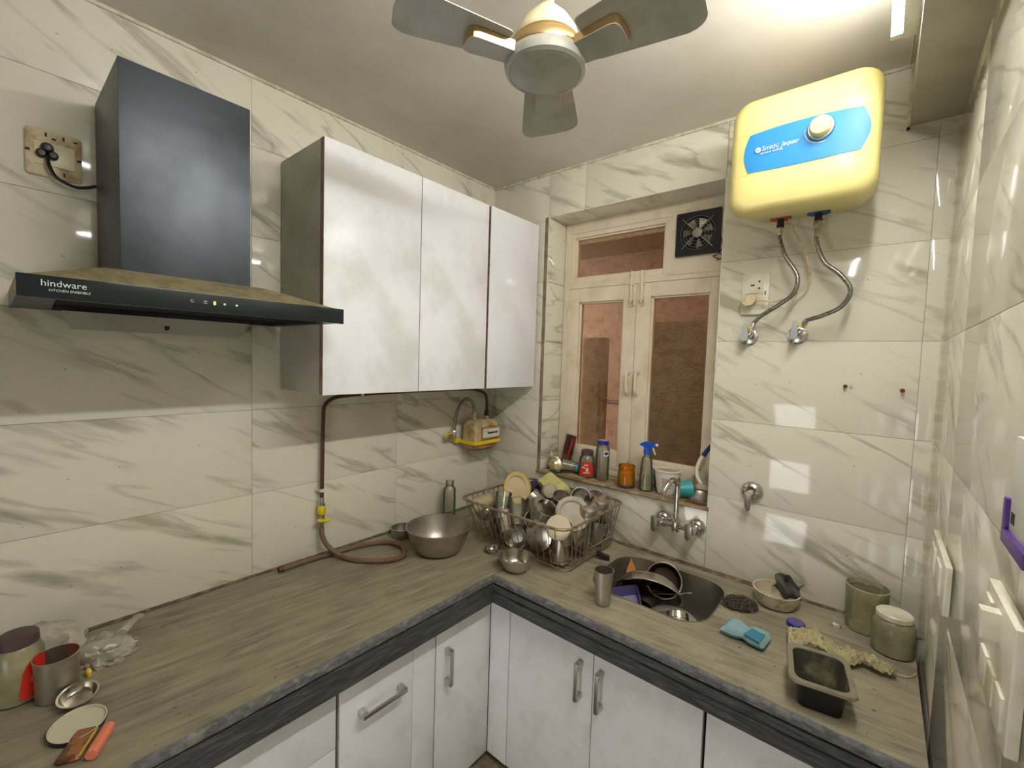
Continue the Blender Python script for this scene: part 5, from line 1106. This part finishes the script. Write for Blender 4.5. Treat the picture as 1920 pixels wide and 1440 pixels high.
def patch(th, r, a0, a1, z0, z1, mt, n=12, rnd=0.0, name='label_sticker'):
    """a curved sticker on a cylinder of radius r; rnd rounds the top"""
    vs = []; fs = []
    for k in range(n+1):
        a = a0+(a1-a0)*k/n; t = 2*k/n-1
        zt = z1 - rnd*(z1-z0)*(1-math.sqrt(max(0, 1-t*t)))
        for q, z in ((r, z0), (r, zt), (r-0.0004, zt), (r-0.0004, z0)): vs.append((q*math.cos(a), q*math.sin(a), z))
    for k in range(n):
        for j in range(4): fs.append((k*4+j, k*4+(j+1) % 4, (k+1)*4+(j+1) % 4, (k+1)*4+j))
    fs += [(3, 2, 1, 0), (n*4, n*4+1, n*4+2, n*4+3)]
    return ob(name, B().add(vs, fs), mt, th)
AC = math.radians(-62)
patch(jr, 0.0378, AC-0.95, AC+0.95, 0.010, 0.078, 'red', rnd=0.55)
patch(jr, 0.0382, AC-0.05, AC+0.25, 0.030, 0.048, 'label_white', 4, name='label_mark'); patch(jr, 0.0382, AC-0.4, AC+0.45, 0.022, 0.027, 'label_white', 5, name='label_mark'); patch(jr, 0.0382, AC-0.6, AC-0.15, 0.045, 0.052, 'styro', 4, name='label_mark'); patch(jr, 0.0382, AC-0.3, AC+0.2, 0.058, 0.063, 'styro', 4, name='label_mark')
jb = turned('capped_bottle', p_jar(0.031, 0.172, 0.024, 0.012), 'clear', 'tall clear bottle with a blue cap on the ledge', 'bottle', (0.668, 0.062, SZ), mid=False, parts=[('cap', p_lid(0.0265, 0.018), 'capblue', 0.164), ('cap_top', [(0, 0), (0.0245, 0), (0.0245, 0.0006), (0, 0.0006)], 'greylid', 0.182)])
patch(jb, 0.0318, AC+0.1, AC+0.95, 0.112, 0.138, 'label_white', 5); patch(jb, 0.0321, AC+0.25, AC+0.8, 0.119, 0.131, 'capblue', 5, name='label_mark')
aj = turned('amber_jar', [(0, 0.002), (0.032, 0), (0.037, 0.004), (0.038, 0.06), (0.035, 0.072), (0.033, 0.078), (0.036, 0.082), (0.036, 0.092), (0.0335, 0.095), (0.032, 0.094), (0.032, 0.08), (0.035, 0.058), (0.034, 0.008), (0, 0.006)], 'amber', 'open amber glass jar with a dark foot on the ledge', 'jar', (0.802, 0.035, SZ), mid=False, n=36, parts=[('contents', [(0, 0), (0.0335, 0), (0.0345, 0.048), (0, 0.048)], mat('amber_contents', srgb(226, 170, 30), 0.5, col2=srgb(190, 130, 14), nscale=24), 0.012), ('dark_foot', [(0.032, 0.0002), (0.0385, 0.003), (0.0388, 0.013), (0.037, 0.013), (0.036, 0.004)], 'brownlid', 0)])
ob('handle_wire', B().tube([(0.037, 0.0, 0.085), (0.046, -0.004, 0.07), (0.044, -0.004, 0.04), (0.038, 0, 0.03)], 0.0012, 5, smooth=4), 'steel_dull', aj)
sb = turned('spray_bottle', [(0, 0.002), (0.026, 0), (0.029, 0.004), (0.029, 0.060), (0.025, 0.082), (0.026, 0.094), (0.023, 0.105), (0.024, 0.116), (0.021, 0.128), (0.021, 0.138), (0.015, 0.146), (0.0125, 0.158), (0.0110, 0.158), (0.018, 0.135), (0.026, 0.058), (0.026, 0.005), (0, 0.004)], 'clear', 'clear spray bottle with a blue trigger head and yellow liquid', 'spray bottle', (0.888, 0.045, SZ), mid=False, parts=[('liquid', [(0, 0), (0.0255, 0), (0.0255, 0.05), (0, 0.05)], 'greenfilm', 0.005), ('collar', [(0, 0), (0.0155, 0), (0.0165, 0.014), (0.014, 0.03), (0, 0.03)], 'royal', 0.156)])
hx = ob('trigger_head', B().loft([[(x, -0.009, z), (x, 0.009, z), (x, 0.009, z2), (x, -0.009, z2)] for x, z, z2 in ((-0.034, 0.192, 0.194), (-0.022, 0.188, 0.204), (-0.008, 0.182, 0.209), (0.010, 0.182, 0.209), (0.030, 0.190, 0.206), (0.036, 0.192, 0.204))]), 'royal', sb, bevel=0.003)
ob('nozzle', B().tube([(0.035, 0, 0.199), (0.046, 0, 0.199)], 0.006, 10), 'styro', sb)
ob('trigger', B().tube([(0.022, 0, 0.190), (0.027, 0, 0.178), (0.030, 0, 0.168), (0.036, 0, 0.158)], lambda t: 0.0045-0.0018*t, 8, smooth=4), 'styro', sb)
turned('blue_tumbler', p_cup(0.026, 0.034, 0.085), 'bluefilm', 'pale blue clear tumbler half hidden behind the white bucket', 'tumbler', (0.930, 0.105, SZ), mid=False)
bk = turned('foam_bucket', [(0, 0.002), (0.037, 0), (0.039, 0.003), (0.0535, 0.096), (0.0575, 0.098), (0.0575, 0.103), (0.051, 0.103), (0.037, 0.006), (0, 0.005)], 'styro', 'white foam tub with red printing behind the tap spout', 'tub', (0.972, 0.066, SZ), mid=False, n=44, parts=[('dusty_lid', [(0, 0), (0.050, 0), (0.050, 0.001), (0, 0.001)], 'tan', 0.094)])
def cone_text(body, size, r, a, z, mt, slope=0.16):
    return text('red_lettering', body, size, mt, bk, (r*math.cos(a), r*math.sin(a), z), (PI/2-0.0, 0, a+PI/2), 0.0004)
for k, s_ in enumerate(('ALWAYS', 'FRESH TO', 'YOUR TEA', 'HOTTEA')):
    tt = cone_text(s_, 0.0092, 0.0525-0.0016*k, AC-0.55, 0.066-k*0.011, 'red_dark'); tt.rotation_euler = (PI/2+0.15, 0, AC-0.45+PI/2)
patch(bk, 0.0505, AC+0.55, AC+0.95, 0.044, 0.060, 'red_dark', 5, rnd=0.8, name='printed_mark'); patch(bk, 0.0525, AC+1.05, AC+1.5, 0.056, 0.064, 'red_dark', 5, name='printed_mark'); patch(bk, 0.0530, AC+0.75, AC+0.95, 0.068, 0.078, 'red_dark', 5, rnd=0.8, name='printed_mark')
turned('teal_cup', p_cup(0.028, 0.036, 0.060), 'teal', 'faded teal plastic cup on its side right of the white tub', 'cup', (1.046, 0.052, SZ+0.036), (0.80, 0.55, 0.12))
turned('dark_bowl', p_bowl(0.048, 0.045, 0.028, belly=0.45), 'steel_dull', 'upturned dusty steel bowl at the ledge\'s right end', 'bowl', (1.098, 0.085, SZ+0.023), (0, 0, -1))
dbr = thing('dish_brush', 'white-handled dish brush with a navy tip standing on the upturned bowl', 'brush', (1.105, 0.085, SZ+0.05))
ob('handle', B().tube([(0.006, -0.012, 0.012), (-0.014, -0.012, 0.040), (-0.018, -0.012, 0.075), (-0.006, -0.012, 0.115), (0.006, -0.012, 0.135)], lambda t: 0.0070+0.001*math.sin(t*3), 10, smooth=5), 'white', dbr)
ob('grip_tip', B().tube([(0.004, -0.012, 0.131), (0.014, -0.010, 0.150), (0.026, -0.004, 0.170), (0.033, 0.0, 0.180)], lambda t: 0.0095-0.003*t, 10, smooth=4), 'navy', dbr)
ob('brush_head', B().loft([rrect(0.050, 0.028, 0.008, 0.0), rrect(0.054, 0.030, 0.010, 0.008), rrect(0.040, 0.022, 0.008, 0.020)]), 'greylid', dbr, (0.008, -0.012, -0.003))
tag(ob('red_strip', B().prism([(-0.045, -0.006), (0.030, -0.010), (0.034, 0.006), (-0.020, 0.006)], 0.004), mat('brick_red_scrap', srgb(122, 44, 26), 0.6), loc=(1.112, 0.016, SZ), rot=(0, 0, -0.05)), 'flat brick-red strip lying at the ledge\'s right front corner', 'scrap')
tag(ob('cardboard_scrap', B().prism([(-0.05, -0.02), (0.04, -0.022), (0.045, 0.02), (-0.045, 0.024)], 0.002), 'tan', loc=(0.560, 0.012, SZ)), 'flat brown cardboard scrap under the cup and red-labelled jar', 'scrap')

# --- left end of the worktop
pj = turned('plastic_jar', [(0, 0.002), (0.036, 0), (0.041, 0.004), (0.043, 0.04), (0.041, 0.105), (0.034, 0.122), (0.030, 0.126), (0.030, 0.138), (0.028, 0.138), (0.028, 0.124), (0.039, 0.104), (0.040, 0.006), (0, 0.005)], 'cloudy', 'cloudy jar with a dark screw lid and red label, far left', 'jar', (0.212, -1.738, 0.0008), mid=False, n=40, parts=[('lid', [(0, 0.022), (0.029, 0.022), (0.0335, 0.019), (0.0345, 0.0), (0.033, 0.0), (0.032, 0.018), (0, 0.02)], 'brownlid', 0.124)])
patch(pj, 0.0436, 0.0, 1.5, 0.012, 0.100, 'red', 12, rnd=0.7); patch(pj, 0.0440, 0.4, 1.1, 0.045, 0.060, 'salmon', 6, name='label_mark')
mg = turned('steel_mug', p_cup(0.035, 0.038, 0.094), 'steel_dull', 'plain cylindrical steel mug beside the cloudy jar on the left', 'mug', (0.262, -1.682, 0.0008), mid=False, n=44)
turned('small_steel_dish', p_bowl(0.032, 0.016, 0.020), 'steel', 'small steel dish tilted against the foot of the steel mug', 'dish', (0.330, -1.655, 0.016), (0.18, -0.05, 0.95))
turned('jar_lid', [(0, 0.0), (0.040, 0.0), (0.044, 0.003), (0.045, 0.010), (0.043, 0.010), (0.042, 0.004), (0, 0.003)], 'lidcream', 'upturned metal jar lid, cream inside, in front of the steel mug', 'lid', (0.422, -1.664, 0.006), mid=False, parts=[('outer_skin', [(0.030, -0.0006), (0.0405, -0.0006), (0.0448, 0.003), (0.0458, 0.0098), (0.0452, 0.0098), (0.044, 0.003)], mat('dark_violet_lid', srgb(52, 34, 70), 0.4), 0)], d=(0.10, -0.04, 1))
wr = thing('biscuit_wrapper', 'brown and gold foil biscuit wrapper lying near the salmon tube', 'wrapper', (0.478, -1.670, 0.0005), (0, 0, -0.50))
ob('wrapper', B().loft([[(x, y+0.0, z) for x, y, z in rrect(0.074, 0.036, 0.006, 0)], [(x, y, z) for x, y, z in rrect(0.080, 0.040, 0.008, 0.006)], [(x, y, z) for x, y, z in rrect(0.072, 0.032, 0.006, 0.011)]]), 'brownwrap', wr, rot=(0, 0, 0))
ob('gold_stripe', bxm((-0.037, 0.0165, 0.0085), (0.037, 0.0195, 0.0118)), 'melrim', wr)
tag(ob('salmon_tube', B().tube([(-0.036, 0, 0.011), (0.0, 0.0, 0.011), (0.036, 0, 0.011)], 0.010, 7), 'salmon', loc=(0.503, -1.640, 0.0), rot=(0, 0, -0.50)), 'ridged salmon-pink tube-shaped wrapper at the worktop\'s near left', 'wrapper')
tag(ob('plastic_bag', blob(0.060, 0.085, 0.062, 0.55, 1.3, 2, 4, 0.25), 'bag', loc=(0.095, -1.700, 0.0), rot=(0, 0, 0.3)), 'large crumpled translucent plastic bag against the left wall', 'plastic bag')
tag(ob('plastic_bag', blob(0.058, 0.058, 0.034, 0.60, 1.3, 9, 4, 0.25), 'bag', loc=(0.165, -1.590, 0.0), rot=(0, 0, -0.5)), 'smaller flat crumpled plastic bag right of the steel mug', 'plastic bag')
tag(ob('bag_handle', B().tube([(0.115, -1.560, 0.012), (0.095, -1.535, 0.020), (0.070, -1.512, 0.024), (0.058, -1.500, 0.018)], lambda t: 0.012-0.004*t, 8, smooth=4), 'bag'), 'twisted loose end of clear bag film on the worktop', 'plastic film')
tag(ob('yellow_crumb', blob(0.010, 0.006, 0.014, 0.3, 2, 5, 2), 'melrim', loc=(0.232, -1.628, 0.0)), 'small mustard-yellow scrap wedged behind the steel mug', 'scrap')
# ---------------------------------------------------------------- raise everything so that the floor is z = 0
for o in list(COL.objects):
    if o.parent is None:
        if o is cam: o.matrix_world = Matrix.Translation((0, 0, LIFT)) @ o.matrix_world
        else: o.location.z += LIFT
